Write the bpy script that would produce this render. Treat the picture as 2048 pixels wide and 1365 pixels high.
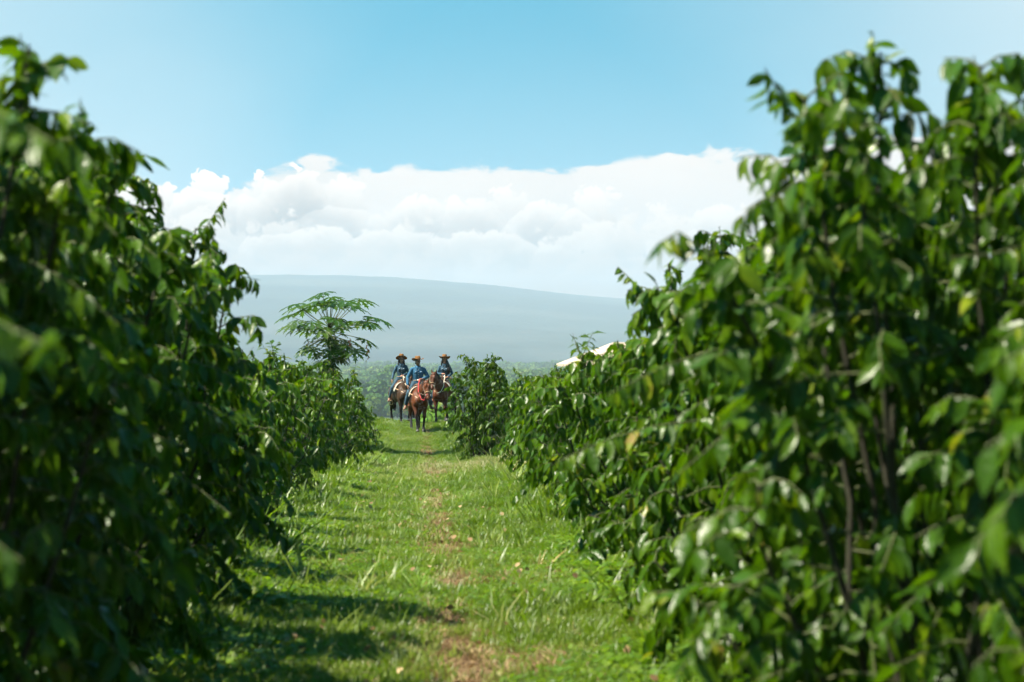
import bpy, bmesh, math, random
import numpy as np
from mathutils import Vector, Matrix, Euler

for o in list(bpy.data.objects):
    bpy.data.objects.remove(o, do_unlink=True)
scene = bpy.context.scene
COL = scene.collection
R = math.radians
rng = np.random.default_rng(11)
random.seed(11)

# ------------------------------------------------------------------ camera, sky, sun, exposure
FPX, VX, HY, EYE = 4835.0, 840.0, 700.0, 1.6     # focal length in photo pixels, column of the path's direction, horizon row, eye height
cam = bpy.data.cameras.new('camera')
cam.lens = 85; cam.sensor_width = 36; cam.sensor_fit = 'HORIZONTAL'
cam.clip_start = 0.1; cam.clip_end = 40000
cam.dof.use_dof = True; cam.dof.focus_distance = 74; cam.dof.aperture_fstop = 4.3
camo = bpy.data.objects.new('camera', cam); COL.objects.link(camo)
camo.location = (0, 0, EYE)
camo.rotation_euler = (R(90) + 17.5 / FPX, 0, -(1024 - VX) / FPX)
scene.camera = camo

SUN_EL, SUN_AZ = R(57), R(-100)                   # azimuth clockwise from +Y (the way the camera looks)
sd = Vector((math.sin(SUN_AZ) * math.cos(SUN_EL), math.cos(SUN_AZ) * math.cos(SUN_EL), math.sin(SUN_EL)))
sl = bpy.data.lights.new('sun', 'SUN'); sl.energy = 5.0; sl.angle = R(0.5); sl.color = (1.0, 0.92, 0.78)
so = bpy.data.objects.new('sun', sl); COL.objects.link(so)
so.rotation_euler = sd.to_track_quat('Z', 'Y').to_euler(); so.location = (-20, 0, 30)

scene.view_settings.view_transform = 'Standard'; scene.view_settings.look = 'None'
scene.view_settings.gamma = 1; scene.view_settings.use_curve_mapping = False
scene.view_settings.exposure = 1.8
scene.render.engine = 'CYCLES'
cy = scene.cycles
cy.use_denoising = True
cy.max_bounces = 4; cy.diffuse_bounces = 1; cy.glossy_bounces = 1; cy.transmission_bounces = 2; cy.transparent_max_bounces = 4
cy.adaptive_threshold = 0.04; cy.adaptive_min_samples = 20
cy.volume_bounces = 0
cy.sample_clamp_indirect = 4.0

world = bpy.data.worlds.new('World'); scene.world = world; world.use_nodes = True
world.cycles.sampling_method = 'NONE'            # a smooth sky needs no importance map
W = world.node_tree; W.nodes.clear()


def node(nt, t, **kw):
    n = nt.nodes.new(t)
    for k, v in kw.items():
        setattr(n, k, v)
    return n


def put(nt, sock, v):
    if isinstance(v, bpy.types.NodeSocket):
        nt.links.new(v, sock)
    elif v is not None:
        if hasattr(sock.default_value, '__len__') and not hasattr(v, '__len__'):
            v = [v] * len(sock.default_value)
        if hasattr(v, '__len__') and len(v) == 3 and len(sock.default_value) == 4:
            v = (*v, 1)
        sock.default_value = v


def mth(nt, op, a, b=None, c=None, clamp=False):
    n = node(nt, 'ShaderNodeMath', operation=op, use_clamp=clamp)
    for i, v in enumerate((a, b, c)):
        if v is not None:
            put(nt, n.inputs[i], v)
    return n.outputs[0]


def sstep(nt, x, a, b, lo=0.0, hi=1.0):
    n = node(nt, 'ShaderNodeMapRange', interpolation_type='SMOOTHSTEP')
    for i, v in enumerate((x, a, b, lo, hi)):
        put(nt, n.inputs[i], v)
    return n.outputs[0]


def mixc(nt, f, a, b, mode='MIX'):
    n = node(nt, 'ShaderNodeMix', data_type='RGBA', blend_type=mode)
    put(nt, n.inputs[0], f); put(nt, n.inputs[6], a); put(nt, n.inputs[7], b)
    return n.outputs[2]


def noise(nt, vec, scale, detail=4, rough=0.5, dist=0.0):
    n = node(nt, 'ShaderNodeTexNoise')
    if vec is not None:
        nt.links.new(vec, n.inputs['Vector'])
    n.inputs['Scale'].default_value = scale; n.inputs['Detail'].default_value = detail
    n.inputs['Roughness'].default_value = rough; n.inputs['Distortion'].default_value = dist
    return n.outputs['Fac']


def build_world():
    nt = W
    tc = node(nt, 'ShaderNodeTexCoord')
    sx = node(nt, 'ShaderNodeSeparateXYZ'); nt.links.new(tc.outputs['Generated'], sx.inputs[0])
    x, y, z = sx.outputs
    az = mth(nt, 'ARCTAN2', x, y)
    el = z
    # clear sky: the physical sky, looked up a little higher so the low band keeps its blue
    lift = node(nt, 'ShaderNodeCombineXYZ')
    nt.links.new(x, lift.inputs[0]); nt.links.new(y, lift.inputs[1])
    put(nt, lift.inputs[2], mth(nt, 'ADD', mth(nt, 'MULTIPLY', mth(nt, 'MAXIMUM', z, 0.0), 1.3), 0.42))
    nrm = node(nt, 'ShaderNodeVectorMath', operation='NORMALIZE'); nt.links.new(lift.outputs[0], nrm.inputs[0])
    sky = node(nt, 'ShaderNodeTexSky', sky_type='NISHITA', sun_disc=False)
    sky.sun_elevation = SUN_EL; sky.sun_rotation = SUN_AZ
    sky.altitude = 300; sky.air_density = 1.0; sky.dust_density = 0.6; sky.ozone_density = 1.0
    nt.links.new(nrm.outputs[0], sky.inputs[0])
    skyc = mixc(nt, 1.0, sky.outputs[0], SKY_TINT, 'MULTIPLY')
    # thin veil of high cloud, in broad soft patches round the compass
    p2 = node(nt, 'ShaderNodeCombineXYZ'); nt.links.new(az, p2.inputs[0]); put(nt, p2.inputs[1], mth(nt, 'MULTIPLY', el, 1.6))
    vn = noise(nt, p2.outputs[0], 7.0, 3, 0.45)
    sw = mth(nt, 'ABSOLUTE', mth(nt, 'SINE', mth(nt, 'MULTIPLY', mth(nt, 'SUBTRACT', az, mth(nt, 'ADD', 0.075, mth(nt, 'MULTIPLY', el, -0.35))), 6.0)))
    veil = mth(nt, 'MULTIPLY', sstep(nt, mth(nt, 'ADD', sw, mth(nt, 'MULTIPLY', mth(nt, 'SUBTRACT', vn, 0.5), 0.5)), 0.10, 1.5), 0.95, clamp=True)
    veil = mth(nt, 'MAXIMUM', veil, sstep(nt, el, 0.15, 0.06, 0.0, 0.22))
    veil = mth(nt, 'MULTIPLY', veil, sstep(nt, el, 0.45, 0.16, 0.0, 1.0))
    base = mixc(nt, veil, skyc, (4.1, 4.7, 4.9))
    # a bank of cumulus round the horizon: ranks of billows, each lit at its top and greyer below
    def rank(base, top, amp, freq, seed, soft, bright, dark, fall, stretch, tilt=0.0, puffy=1.0):
        q = node(nt, 'ShaderNodeCombineXYZ')
        put(nt, q.inputs[0], mth(nt, 'MULTIPLY', az, 1.0 / stretch)); nt.links.new(el, q.inputs[1]); q.inputs[2].default_value = seed
        warp = node(nt, 'ShaderNodeTexNoise'); nt.links.new(q.outputs[0], warp.inputs['Vector'])
        warp.inputs['Scale'].default_value = freq * 1.2; warp.inputs['Detail'].default_value = 3
        wq = node(nt, 'ShaderNodeVectorMath', operation='MULTIPLY_ADD'); nt.links.new(warp.outputs['Color'], wq.inputs[0])
        wq.inputs[1].default_value = (0.6 / freq, 0.6 / freq, 0); nt.links.new(q.outputs[0], wq.inputs[2])
        big = noise(nt, q.outputs[0], freq * 0.3, 2, 0.5)
        def cells(sc):
            vo = node(nt, 'ShaderNodeTexVoronoi', feature='F1'); nt.links.new(wq.outputs[0], vo.inputs['Vector']); vo.inputs['Scale'].default_value = sc
            d2 = mth(nt, 'MULTIPLY', vo.outputs['Distance'], vo.outputs['Distance'])
            return mth(nt, 'SUBTRACT', 0.6, mth(nt, 'MULTIPLY', d2, 1.6)), vo.outputs['Position']
        c1, pos = cells(freq); c2, _ = cells(freq * 2.6); c3, _ = cells(freq * 6)
        fine = noise(nt, wq.outputs[0], freq * 7, 5, 0.6)
        puff = mth(nt, 'ADD', mth(nt, 'ADD', c1, mth(nt, 'MULTIPLY', c2, 0.42)), mth(nt, 'ADD', mth(nt, 'MULTIPLY', c3, 0.30), mth(nt, 'MULTIPLY', mth(nt, 'SUBTRACT', fine, 0.5), 1.25)))
        edge = mth(nt, 'ADD', mth(nt, 'MULTIPLY', mth(nt, 'SUBTRACT', big, 0.5), 3.0), mth(nt, 'MULTIPLY', mth(nt, 'SUBTRACT', puff, 0.5), puffy))
        t = mth(nt, 'ADD', top, mth(nt, 'MULTIPLY', az, tilt))
        line = mth(nt, 'SUBTRACT', mth(nt, 'ADD', t, mth(nt, 'MULTIPLY', edge, amp)), el)
        cover = sstep(nt, line, 0.0, soft)
        # each billow is lit on its upper left and shaded towards its lower right; the whole rank greys downwards
        lp = node(nt, 'ShaderNodeVectorMath', operation='SUBTRACT'); nt.links.new(wq.outputs[0], lp.inputs[0]); nt.links.new(pos, lp.inputs[1])
        ls = node(nt, 'ShaderNodeSeparateXYZ'); nt.links.new(lp.outputs[0], ls.inputs[0])
        up = mth(nt, 'MULTIPLY', mth(nt, 'SUBTRACT', mth(nt, 'MULTIPLY', ls.outputs[0], 0.5), ls.outputs[1]), freq * 0.55)
        shade = mth(nt, 'ADD', mth(nt, 'ADD', sstep(nt, line, 0.0, fall, 0.0, 0.75), mth(nt, 'MULTIPLY', up, 0.42 * puffy)), mth(nt, 'ADD', mth(nt, 'MULTIPLY', mth(nt, 'SUBTRACT', 0.55, puff), 0.35 * puffy), mth(nt, 'MULTIPLY', mth(nt, 'SUBTRACT', big, 0.5), -0.9)), clamp=True)
        col = mixc(nt, shade, bright, dark)
        return mixc(nt, cover, base, col)
    tower = mth(nt, 'POWER', 2.718, mth(nt, 'MULTIPLY', mth(nt, 'POWER', mth(nt, 'DIVIDE', mth(nt, 'ADD', az, 0.050), 0.017), 2.0), -1.0))
    c = rank(base, mth(nt, 'ADD', 0.0805, mth(nt, 'MULTIPLY', tower, 0.006)), 0.0085, 26, 3.0, 0.0035, (5.5, 5.0, 4.6), (4.4, 4.2, 4.0), 0.05, 2.4, 0.05, 1.2)
    c = rank(c, mth(nt, 'ADD', 0.0665, mth(nt, 'MULTIPLY', tower, 0.0100)), 0.0125, 44, RANK2, 0.0011, (6.4, 5.7, 5.1), (2.2, 2.2, 2.2), 0.022, 1.0, 0.0, 0.9)
    c = rank(c, 0.056, 0.013, 52, 5.4, 0.004, (5.8, 5.1, 4.5), (2.3, 2.3, 2.25), 0.022, 1.2)
    c = rank(c, 0.044, 0.010, 70, 29.3, 0.007, (4.2, 3.7, 3.3), (2.3, 2.15, 2.0), 0.022, 1.4)
    c = rank(c, 0.033, 0.005, 40, 9.7, 0.012, (2.8, 2.1, 1.55), (2.3, 1.75, 1.25), 0.03, 1.8, 0.0, 0.5)
    bg = node(nt, 'ShaderNodeBackground'); nt.links.new(c, bg.inputs[0]); bg.inputs[1].default_value = 0.0535
    out = node(nt, 'ShaderNodeOutputWorld'); nt.links.new(bg.outputs[0], out.inputs[0])


RANK2 = 18.3
SKY_TINT = (0.25, 1.33, 1.12)
build_world()


# ------------------------------------------------------------------ helpers
def tag(o, label=None, cat=None, group=None, kind=None):
    if label: o['label'] = label
    if cat: o['category'] = cat
    if group: o['group'] = group
    if kind: o['kind'] = kind
    return o


def empty(name, loc=(0, 0, 0), rz=0.0):
    o = bpy.data.objects.new(name, None); COL.objects.link(o)
    o.empty_display_size = 0.2; o.location = loc; o.rotation_euler = (0, 0, rz)
    return o


def mesh_arrays(name, V, F, smooth=True, attrs=None):
    """V: (n,3); F: list of index tuples or an (m,k) array of equal faces"""
    me = bpy.data.meshes.new(name)
    V = np.asarray(V, dtype=np.float32)
    if isinstance(F, np.ndarray):
        m, k = F.shape
        me.vertices.add(len(V)); me.vertices.foreach_set('co', V.ravel())
        me.loops.add(m * k); me.loops.foreach_set('vertex_index', F.astype(np.int32).ravel())
        me.polygons.add(m); me.polygons.foreach_set('loop_start', np.arange(0, m * k, k, dtype=np.int32))
        me.update(calc_edges=True)
    else:
        me.from_pydata(V.tolist(), [], F)
    if smooth:
        me.polygons.foreach_set('use_smooth', np.ones(len(me.polygons), dtype=bool))
    for k, a in (attrs or {}).items():
        at = me.attributes.new(k, 'FLOAT', 'POINT'); at.data.foreach_set('value', np.asarray(a, dtype=np.float32))
    me.update()
    return me


def obj(name, me, mat=None, parent=None, link=True):
    if mat is not None and len(me.materials) == 0:
        me.materials.append(mat)
    o = bpy.data.objects.new(name, me)
    if link: COL.objects.link(o)
    if parent: o.parent = parent
    return o


class MB:
    """collects closed tubes, ellipsoids and boxes in one vertex and face list"""
    def __init__(s): s.V = []; s.F = []
    def add(s, V, F):
        n = len(s.V); s.V.extend([tuple(v) for v in V]); s.F.extend([tuple(i + n for i in f) for f in F]); return s
    def tube(s, pts, rad, seg=10, cap=True, side=None):
        """rad: per point r or (ra, rb); ra lies along side (default x), rb across it"""
        pts = [Vector(p) for p in pts]; n = len(pts)
        V = []; F = []; prev = None
        for i, p in enumerate(pts):
            t = (pts[min(i + 1, n - 1)] - pts[max(i - 1, 0)]).normalized()
            if side is not None: a = Vector(side)
            elif prev is not None: a = prev
            else: a = Vector((1, 0, 0)) if abs(t.x) < 0.9 else Vector((0, 1, 0))
            a = (a - t * a.dot(t)).normalized(); prev = a; b = t.cross(a)
            r = rad[i] if isinstance(rad, (list, tuple)) else rad
            ra, rb = r if isinstance(r, (list, tuple)) else (r, r)
            for k in range(seg):
                th = 2 * math.pi * k / seg
                V.append(p + a * (ra * math.cos(th)) + b * (rb * math.sin(th)))
        for i in range(n - 1):
            for k in range(seg):
                k2 = (k + 1) % seg
                F.append((i * seg + k, i * seg + k2, (i + 1) * seg + k2, (i + 1) * seg + k))
        if cap:
            F.append(tuple(reversed(range(seg)))); F.append(tuple((n - 1) * seg + k for k in range(seg)))
        return s.add(V, F)
    def limb(s, pts, rad, seg=12, side=None):
        """tube with rounded ends"""
        pts = [Vector(p) for p in pts]
        rr = [r if isinstance(r, (list, tuple)) else (r, r) for r in rad]
        d0 = (pts[0] - pts[1]).normalized(); d1 = (pts[-1] - pts[-2]).normalized()
        m0 = min(rr[0]); m1 = min(rr[-1])
        P = [pts[0] + d0 * m0 * 0.95, pts[0] + d0 * m0 * 0.7] + pts + [pts[-1] + d1 * m1 * 0.7, pts[-1] + d1 * m1 * 0.95]
        sc = lambda r, f: (r[0] * f, r[1] * f)
        return s.tube(P, [sc(rr[0], 0.3), sc(rr[0], 0.72)] + rr + [sc(rr[-1], 0.72), sc(rr[-1], 0.3)], seg, True, side)
    def ell(s, c, r, seg=12, rings=8, rot=None):
        V = [(0, 0, 1)]; F = []
        for i in range(1, rings):
            ph = math.pi * i / rings
            for k in range(seg):
                th = 2 * math.pi * k / seg
                V.append((math.sin(ph) * math.cos(th), math.sin(ph) * math.sin(th), math.cos(ph)))
        V.append((0, 0, -1)); L = len(V) - 1
        for k in range(seg):
            k2 = (k + 1) % seg
            F.append((0, 1 + k, 1 + k2))
            for i in range(rings - 2):
                a = 1 + i * seg
                F.append((a + k, a + seg + k, a + seg + k2, a + k2))
            a = 1 + (rings - 2) * seg
            F.append((a + k, L, a + k2))
        M = rot.to_matrix() if rot else Matrix.Identity(3)
        return s.add([M @ Vector((v[0] * r[0], v[1] * r[1], v[2] * r[2])) + Vector(c) for v in V], F)
    def box(s, c, h):
        V = [(c[0] + sx * h[0], c[1] + sy * h[1], c[2] + sz * h[2]) for sx in (-1, 1) for sy in (-1, 1) for sz in (-1, 1)]
        return s.add(V, [(0, 1, 3, 2), (4, 6, 7, 5), (0, 4, 5, 1), (2, 3, 7, 6), (0, 2, 6, 4), (1, 5, 7, 3)])
    def mesh(s, name, smooth=True): return mesh_arrays(name, s.V, s.F, smooth)
    def build(s, name, mat, parent=None, smooth=True): return obj(name, s.mesh(name, smooth), mat, parent)
    def skin(s, name, mat, parent=None, voxel=0.012, smooth=6, ratio=0.35):
        """one continuous surface round everything collected"""
        o = bpy.data.objects.new('tmp', s.mesh('tmp')); COL.objects.link(o)
        m = o.modifiers.new('r', 'REMESH'); m.mode = 'VOXEL'; m.voxel_size = voxel
        m = o.modifiers.new('s', 'SMOOTH'); m.iterations = smooth; m.factor = 0.5
        if ratio < 1:
            m = o.modifiers.new('d', 'DECIMATE'); m.ratio = ratio
        me = bpy.data.meshes.new_from_object(o.evaluated_get(bpy.context.evaluated_depsgraph_get()))
        bpy.data.objects.remove(o); me.name = name
        me.polygons.foreach_set('use_smooth', np.ones(len(me.polygons), dtype=bool))
        me.materials.clear()
        return obj(name, me, mat, parent)


def new_mat(name):
    m = bpy.data.materials.new(name); m.use_nodes = True
    nt = m.node_tree; nt.nodes.clear()
    out = node(nt, 'ShaderNodeOutputMaterial')
    return m, nt, out


def bsdf(nt, col, rough, spec=0.5, **kw):
    p = node(nt, 'ShaderNodeBsdfPrincipled')
    put(nt, p.inputs['Base Color'], col); put(nt, p.inputs['Roughness'], rough)
    put(nt, p.inputs['Specular IOR Level'], spec)
    for k, v in kw.items():
        put(nt, p.inputs[k.replace('_', ' ')], v)
    return p


def ramp(nt, fac, stops):
    r = node(nt, 'ShaderNodeValToRGB'); nt.links.new(fac, r.inputs[0])
    e = r.color_ramp.elements
    while len(e) < len(stops): e.new(0.5)
    for q, (p, c) in zip(e, stops):
        q.position = p; q.color = (*c, 1)
    return r.outputs[0]


def bump(nt, h, strength=0.3, dist=0.01):
    b = node(nt, 'ShaderNodeBump'); b.inputs['Strength'].default_value = strength; b.inputs['Distance'].default_value = dist
    nt.links.new(h, b.inputs['Height']); return b.outputs[0]


def plain(name, col, rough=0.6, var=0.25, scale=20, spec=0.5, bmp=0.2):
    m, nt, out = new_mat(name)
    tc = node(nt, 'ShaderNodeTexCoord').outputs['Object']
    n = noise(nt, tc, scale, 5, 0.6)
    c = ramp(nt, n, [(0.25, tuple(v * (1 - var) for v in col)), (0.75, tuple(v * (1 + var) for v in col))])
    p = bsdf(nt, c, rough, spec)
    if bmp: nt.links.new(bump(nt, noise(nt, tc, scale * 6, 3), bmp, 0.004), p.inputs['Normal'])
    nt.links.new(p.outputs[0], out.inputs[0])
    return m


def leafy(name, stops, trans_stops, rough=0.3, tr=0.3, spec=0.5, instancer=False, bscale=60, bstr=0.35):
    """leaf: a glossy face over a translucent body; tint 0..1 picks the colour of each leaf"""
    m, nt, out = new_mat(name)
    at = node(nt, 'ShaderNodeAttribute', attribute_name='tint')
    at.attribute_type = 'INSTANCER' if instancer else 'GEOMETRY'
    tc = node(nt, 'ShaderNodeTexCoord').outputs['Object'] if instancer else node(nt, 'ShaderNodeNewGeometry').outputs['Position']
    n = noise(nt, tc, 25, 3)
    f = mth(nt, 'ADD', at.outputs['Fac'], mth(nt, 'MULTIPLY', mth(nt, 'SUBTRACT', n, 0.5), 0.22), clamp=True)
    c = ramp(nt, f, stops); c2 = ramp(nt, f, trans_stops)
    p = bsdf(nt, c, mth(nt, 'ADD', rough, mth(nt, 'MULTIPLY', mth(nt, 'SUBTRACT', noise(nt, tc, 40, 2), 0.5), 0.3)), spec)
    if bstr: nt.links.new(bump(nt, noise(nt, tc, bscale, 2), bstr, 0.01), p.inputs['Normal'])
    t = node(nt, 'ShaderNodeBsdfTranslucent'); nt.links.new(c2, t.inputs[0])
    mx = node(nt, 'ShaderNodeMixShader'); mx.inputs[0].default_value = tr
    nt.links.new(p.outputs[0], mx.inputs[1]); nt.links.new(t.outputs[0], mx.inputs[2])
    nt.links.new(mx.outputs[0], out.inputs[0])
    return m


M = {}
M['leaf'] = leafy('coffee_leaf',
    [(0.0, (0.010, 0.030, 0.001)), (0.45, (0.029, 0.071, 0.0012)), (0.8, (0.074, 0.122, 0.002)), (0.97, (0.13, 0.16, 0.008)), (1.0, (0.17, 0.12, 0.03))],
    [(0.0, (0.035, 0.105, 0.001)), (0.45, (0.095, 0.210, 0.0015)), (0.8, (0.18, 0.29, 0.002)), (1.0, (0.31, 0.34, 0.012))], 0.34, 0.30, 0.18, bscale=32, bstr=0.45)
M['bark'] = plain('bark', (0.024, 0.023, 0.012), 0.85, 0.4, 15, 0.3, 0.6)
M['twig'] = plain('green_twig', (0.055, 0.065, 0.02), 0.7, 0.4, 10, 0.3, 0.3)
M['papaya_leaf'] = leafy('papaya_leaf', [(0.0, (0.012, 0.040, 0.004)), (0.6, (0.020, 0.054, 0.005)), (1.0, (0.045, 0.082, 0.008))],
    [(0.0, (0.06, 0.18, 0.005)), (1.0, (0.14, 0.28, 0.01))], 0.45, 0.25, 0.3)
M['dead_leaf'] = leafy('dead_leaf', [(0.0, (0.10, 0.035, 0.02)), (1.0, (0.22, 0.10, 0.05))], [(0.0, (0.2, 0.07, 0.02)), (1.0, (0.3, 0.14, 0.05))], 0.7, 0.2, 0.2)
M['grass'] = leafy('grass_blade', [(0.0, (0.030, 0.062, 0.003)), (0.4, (0.068, 0.115, 0.003)), (0.75, (0.138, 0.175, 0.014)), (1.0, (0.30, 0.27, 0.13))],
    [(0.0, (0.11, 0.20, 0.004)), (0.5, (0.17, 0.29, 0.005)), (1.0, (0.36, 0.35, 0.14))], 0.45, 0.35, 0.35, True, bstr=0)
M['clover'] = leafy('clover_leaf', [(0.0, (0.04, 0.080, 0.004)), (0.6, (0.065, 0.13, 0.004)), (1.0, (0.17, 0.22, 0.025))],
    [(0.0, (0.10, 0.24, 0.005)), (1.0, (0.28, 0.42, 0.015))], 0.45, 0.35, 0.3, True, bstr=0)
M['thatch'] = leafy('dry_thatch', [(0.0, (0.06, 0.034, 0.016)), (0.5, (0.17, 0.105, 0.05)), (1.0, (0.36, 0.27, 0.14))],
    [(0.0, (0.14, 0.06, 0.02)), (1.0, (0.40, 0.28, 0.12))], 0.8, 0.2, 0.2, True, bstr=0)
M['weed'] = leafy('long_grass', [(0.0, (0.05, 0.14, 0.01)), (0.5, (0.13, 0.24, 0.03)), (0.8, (0.34, 0.36, 0.18)), (1.0, (0.45, 0.27, 0.12))],
    [(0.0, (0.12, 0.3, 0.01)), (0.5, (0.25, 0.42, 0.04)), (1.0, (0.5, 0.36, 0.15))], 0.45, 0.3, 0.4, False, bstr=0)
M['forest'] = leafy('forest_leaf', [(0.0, (0.04, 0.09, 0.02)), (0.5, (0.08, 0.15, 0.03)), (0.85, (0.15, 0.21, 0.04)), (1.0, (0.24, 0.26, 0.07))],
    [(0.0, (0.05, 0.13, 0.02)), (1.0, (0.18, 0.26, 0.04))], 0.9, 0.2, 0.05, True, bscale=0.5)


# ------------------------------------------------------------------ the ground
_d = np.array([-60, 0, 11.6, 20, 35, 46, 51.5, 53, 57, 62, 70, 78, 82, 84.5, 90, 105, 130, 200, 400, 700, 1000, 4500])
_p = np.array([1.3, 1.55, 1.60, 1.68, 2.08, 2.38, 2.48, 2.50, 2.72, 2.88, 2.86, 2.72, 2.57, 2.55, 2.80, 4.4, 7.2, 13, 24, 30.5, 32, 34])
_yy = np.arange(-60, 300, 0.1)
_zz = np.interp(_yy, _d, EYE - _p)
_k = np.hanning(23); _k /= _k.sum()
_zz = np.convolve(np.pad(_zz, 11, mode='edge'), _k, mode='valid')


def vnoise(x, y, s, seed=0):
    """smooth value noise, vectorised"""
    x = np.asarray(x, float) / s + seed * 17.3; y = np.asarray(y, float) / s + seed * 9.1
    xi = np.floor(x).astype(np.int64); yi = np.floor(y).astype(np.int64); fx = x - xi; fy = y - yi
    fx = fx * fx * (3 - 2 * fx); fy = fy * fy * (3 - 2 * fy)
    def h(a, b):
        v = np.sin(a * 127.1 + b * 311.7 + seed * 74.7) * 43758.5453
        return v - np.floor(v)
    return (h(xi, yi) * (1 - fx) + h(xi + 1, yi) * fx) * (1 - fy) + (h(xi, yi + 1) * (1 - fx) + h(xi + 1, yi + 1) * fx) * fy


def gz(x, y):
    x = np.asarray(x, float); y = np.asarray(y, float)
    z = np.where(y < 299, np.interp(y, _yy, _zz), np.interp(y, _d, EYE - _p))
    near = np.clip((140 - y) / 40, 0, 1)
    z = z + near * ((vnoise(x, y, 1.3, 1) - 0.5) * 0.06 + (vnoise(x, y, 0.45, 2) - 0.5) * 0.03)
    z = z - near * 0.03 * np.exp(-((x - 0.22) / 0.22) ** 2)
    far = np.clip((y - 200) / 600, 0, 1)
    z = z + far * ((vnoise(x, y, 260, 3) - 0.5) * 7 + (vnoise(x, y, 90, 4) - 0.5) * 2.5)
    return z


def at(px, py, d):
    """a point seen at a pixel of the photograph, d metres away"""
    return Vector((d * (px - VX) / FPX, d, EYE + d * (HY - py) / FPX))


ys = np.concatenate([np.arange(-60, 8, 2.0), np.arange(8, 30, 0.16), np.arange(30, 100, 0.25), np.geomspace(100, 4600, 150)])
xs_h = np.concatenate([np.arange(0, 3.6, 0.15), np.geomspace(3.6, 3000, 46)])
xs = np.concatenate([-xs_h[:0:-1], xs_h])
XX, YY = np.meshgrid(xs, ys)
ZZ = gz(XX, YY)
ny, nx = XX.shape
idx = np.arange(ny * nx).reshape(ny, nx)
GF = np.stack([idx[:-1, :-1], idx[:-1, 1:], idx[1:, 1:], idx[1:, :-1]], -1).reshape(-1, 4)


def ground_mat():
    m, nt, out = new_mat('ground')
    g = node(nt, 'ShaderNodeNewGeometry').outputs['Position']
    s = node(nt, 'ShaderNodeSeparateXYZ'); nt.links.new(g, s.inputs[0])
    x, y, z = s.outputs
    n1 = noise(nt, g, 0.9, 5, 0.6); n2 = noise(nt, g, 7, 5, 0.65); n3 = noise(nt, g, 60, 3, 0.6)
    f = mth(nt, 'ADD', mth(nt, 'MULTIPLY', n2, 0.6), mth(nt, 'MULTIPLY', n3, 0.4))
    turf = ramp(nt, f, [(0.3, (0.018, 0.032, 0.004)), (0.5, (0.040, 0.062, 0.006)), (0.7, (0.085, 0.095, 0.02))])
    soil = ramp(nt, f, [(0.3, (0.032, 0.018, 0.010)), (0.5, (0.072, 0.038, 0.020)), (0.72, (0.14, 0.09, 0.05))])
    band = sstep(nt, mth(nt, 'ABSOLUTE', mth(nt, 'SUBTRACT', x, 0.22)), 0.45, 0.05)
    bare = sstep(nt, mth(nt, 'ADD', mth(nt, 'MULTIPLY', band, 0.40), n1), 0.62, 0.82)
    near = mixc(nt, bare, turf, soil)
    fn = noise(nt, g, 0.012, 6, 0.6)
    field = ramp(nt, fn, [(0.35, (0.025, 0.045, 0.022)), (0.5, (0.040, 0.062, 0.028)), (0.62, (0.065, 0.085, 0.036)), (0.75, (0.10, 0.095, 0.05))])
    col = mixc(nt, sstep(nt, y, 95, 160), near, field)
    p = bsdf(nt, col, 0.9, 0.2)
    nt.links.new(bump(nt, f, 0.6, 0.03), p.inputs['Normal'])
    nt.links.new(p.outputs[0], out.inputs[0])
    return m


M['ground'] = ground_mat()
gr = obj('ground', mesh_arrays('ground', np.stack([XX, YY, ZZ], -1).reshape(-1, 3), GF), M['ground'])
tag(gr, 'grassy ground sloping down between the coffee rows to the valley', kind='structure')

# the long shield mountain beyond the valley
my = np.concatenate([np.linspace(3300, 9000, 90), np.linspace(9100, 9900, 8)])
mx_ = np.linspace(-3000, 3000, 160)
MX, MY = np.meshgrid(mx_, my)
rid = np.interp((MX / MY) * FPX + VX, [-900, 0, 520, 680, 860, 980, 1230, 1600, 2600], [612, 570, 551, 553, 557, 567, 592, 622, 665])
ridge = EYE + (HY - rid) / FPX * 8600
u = np.clip((MY - 3500) / 5100, 0, 1)
prof = np.interp(u, [0, 0.08, 0.2, 0.45, 0.75, 1.0], [0, 0.01, 0.10, 0.36, 0.74, 1.0])
MZ = -33 + (ridge + 33) * prof
MZ = MZ + np.clip(u * 6, 0, 1) * np.clip((9400 - MY) / 600, 0.2, 1) * ((vnoise(MX, MY, 700, 5) - .5) * 14 + (vnoise(MX, MY, 240, 6) - .5) * 8 + (vnoise(MX, MY, 90, 7) - .5) * 5)
MZ = np.where(MY > 8600, MZ - (MY - 8600) * 0.08, MZ)
MZ = np.where(u <= 0, -36, MZ)
n2y, n2x = MX.shape
i2 = np.arange(n2y * n2x).reshape(n2y, n2x)
MF = np.stack([i2[:-1, :-1], i2[:-1, 1:], i2[1:, 1:], i2[1:, :-1]], -1).reshape(-1, 4)


def mountain_mat():
    m, nt, out = new_mat('mountain')
    g = node(nt, 'ShaderNodeNewGeometry').outputs['Position']
    mp = node(nt, 'ShaderNodeMapping'); nt.links.new(g, mp.inputs[0]); mp.inputs['Scale'].default_value = (1.0, 0.8, 3.0)
    v = mp.outputs[0]
    a = noise(nt, v, 0.0016, 4, 0.5); b = noise(nt, v, 0.02, 5, 0.7)
    f = mth(nt, 'ADD', mth(nt, 'MULTIPLY', a, 0.7), mth(nt, 'MULTIPLY', b, 0.3))
    c = ramp(nt, f, [(0.40, (0.012, 0.022, 0.018)), (0.50, (0.022, 0.034, 0.024)), (0.58, (0.038, 0.046, 0.036)), (0.72, (0.075, 0.075, 0.055))])
    p = bsdf(nt, c, 0.95, 0.1); nt.links.new(bump(nt, b, 1.0, 12.0), p.inputs['Normal'])
    nt.links.new(p.outputs[0], out.inputs[0])
    return m


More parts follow.
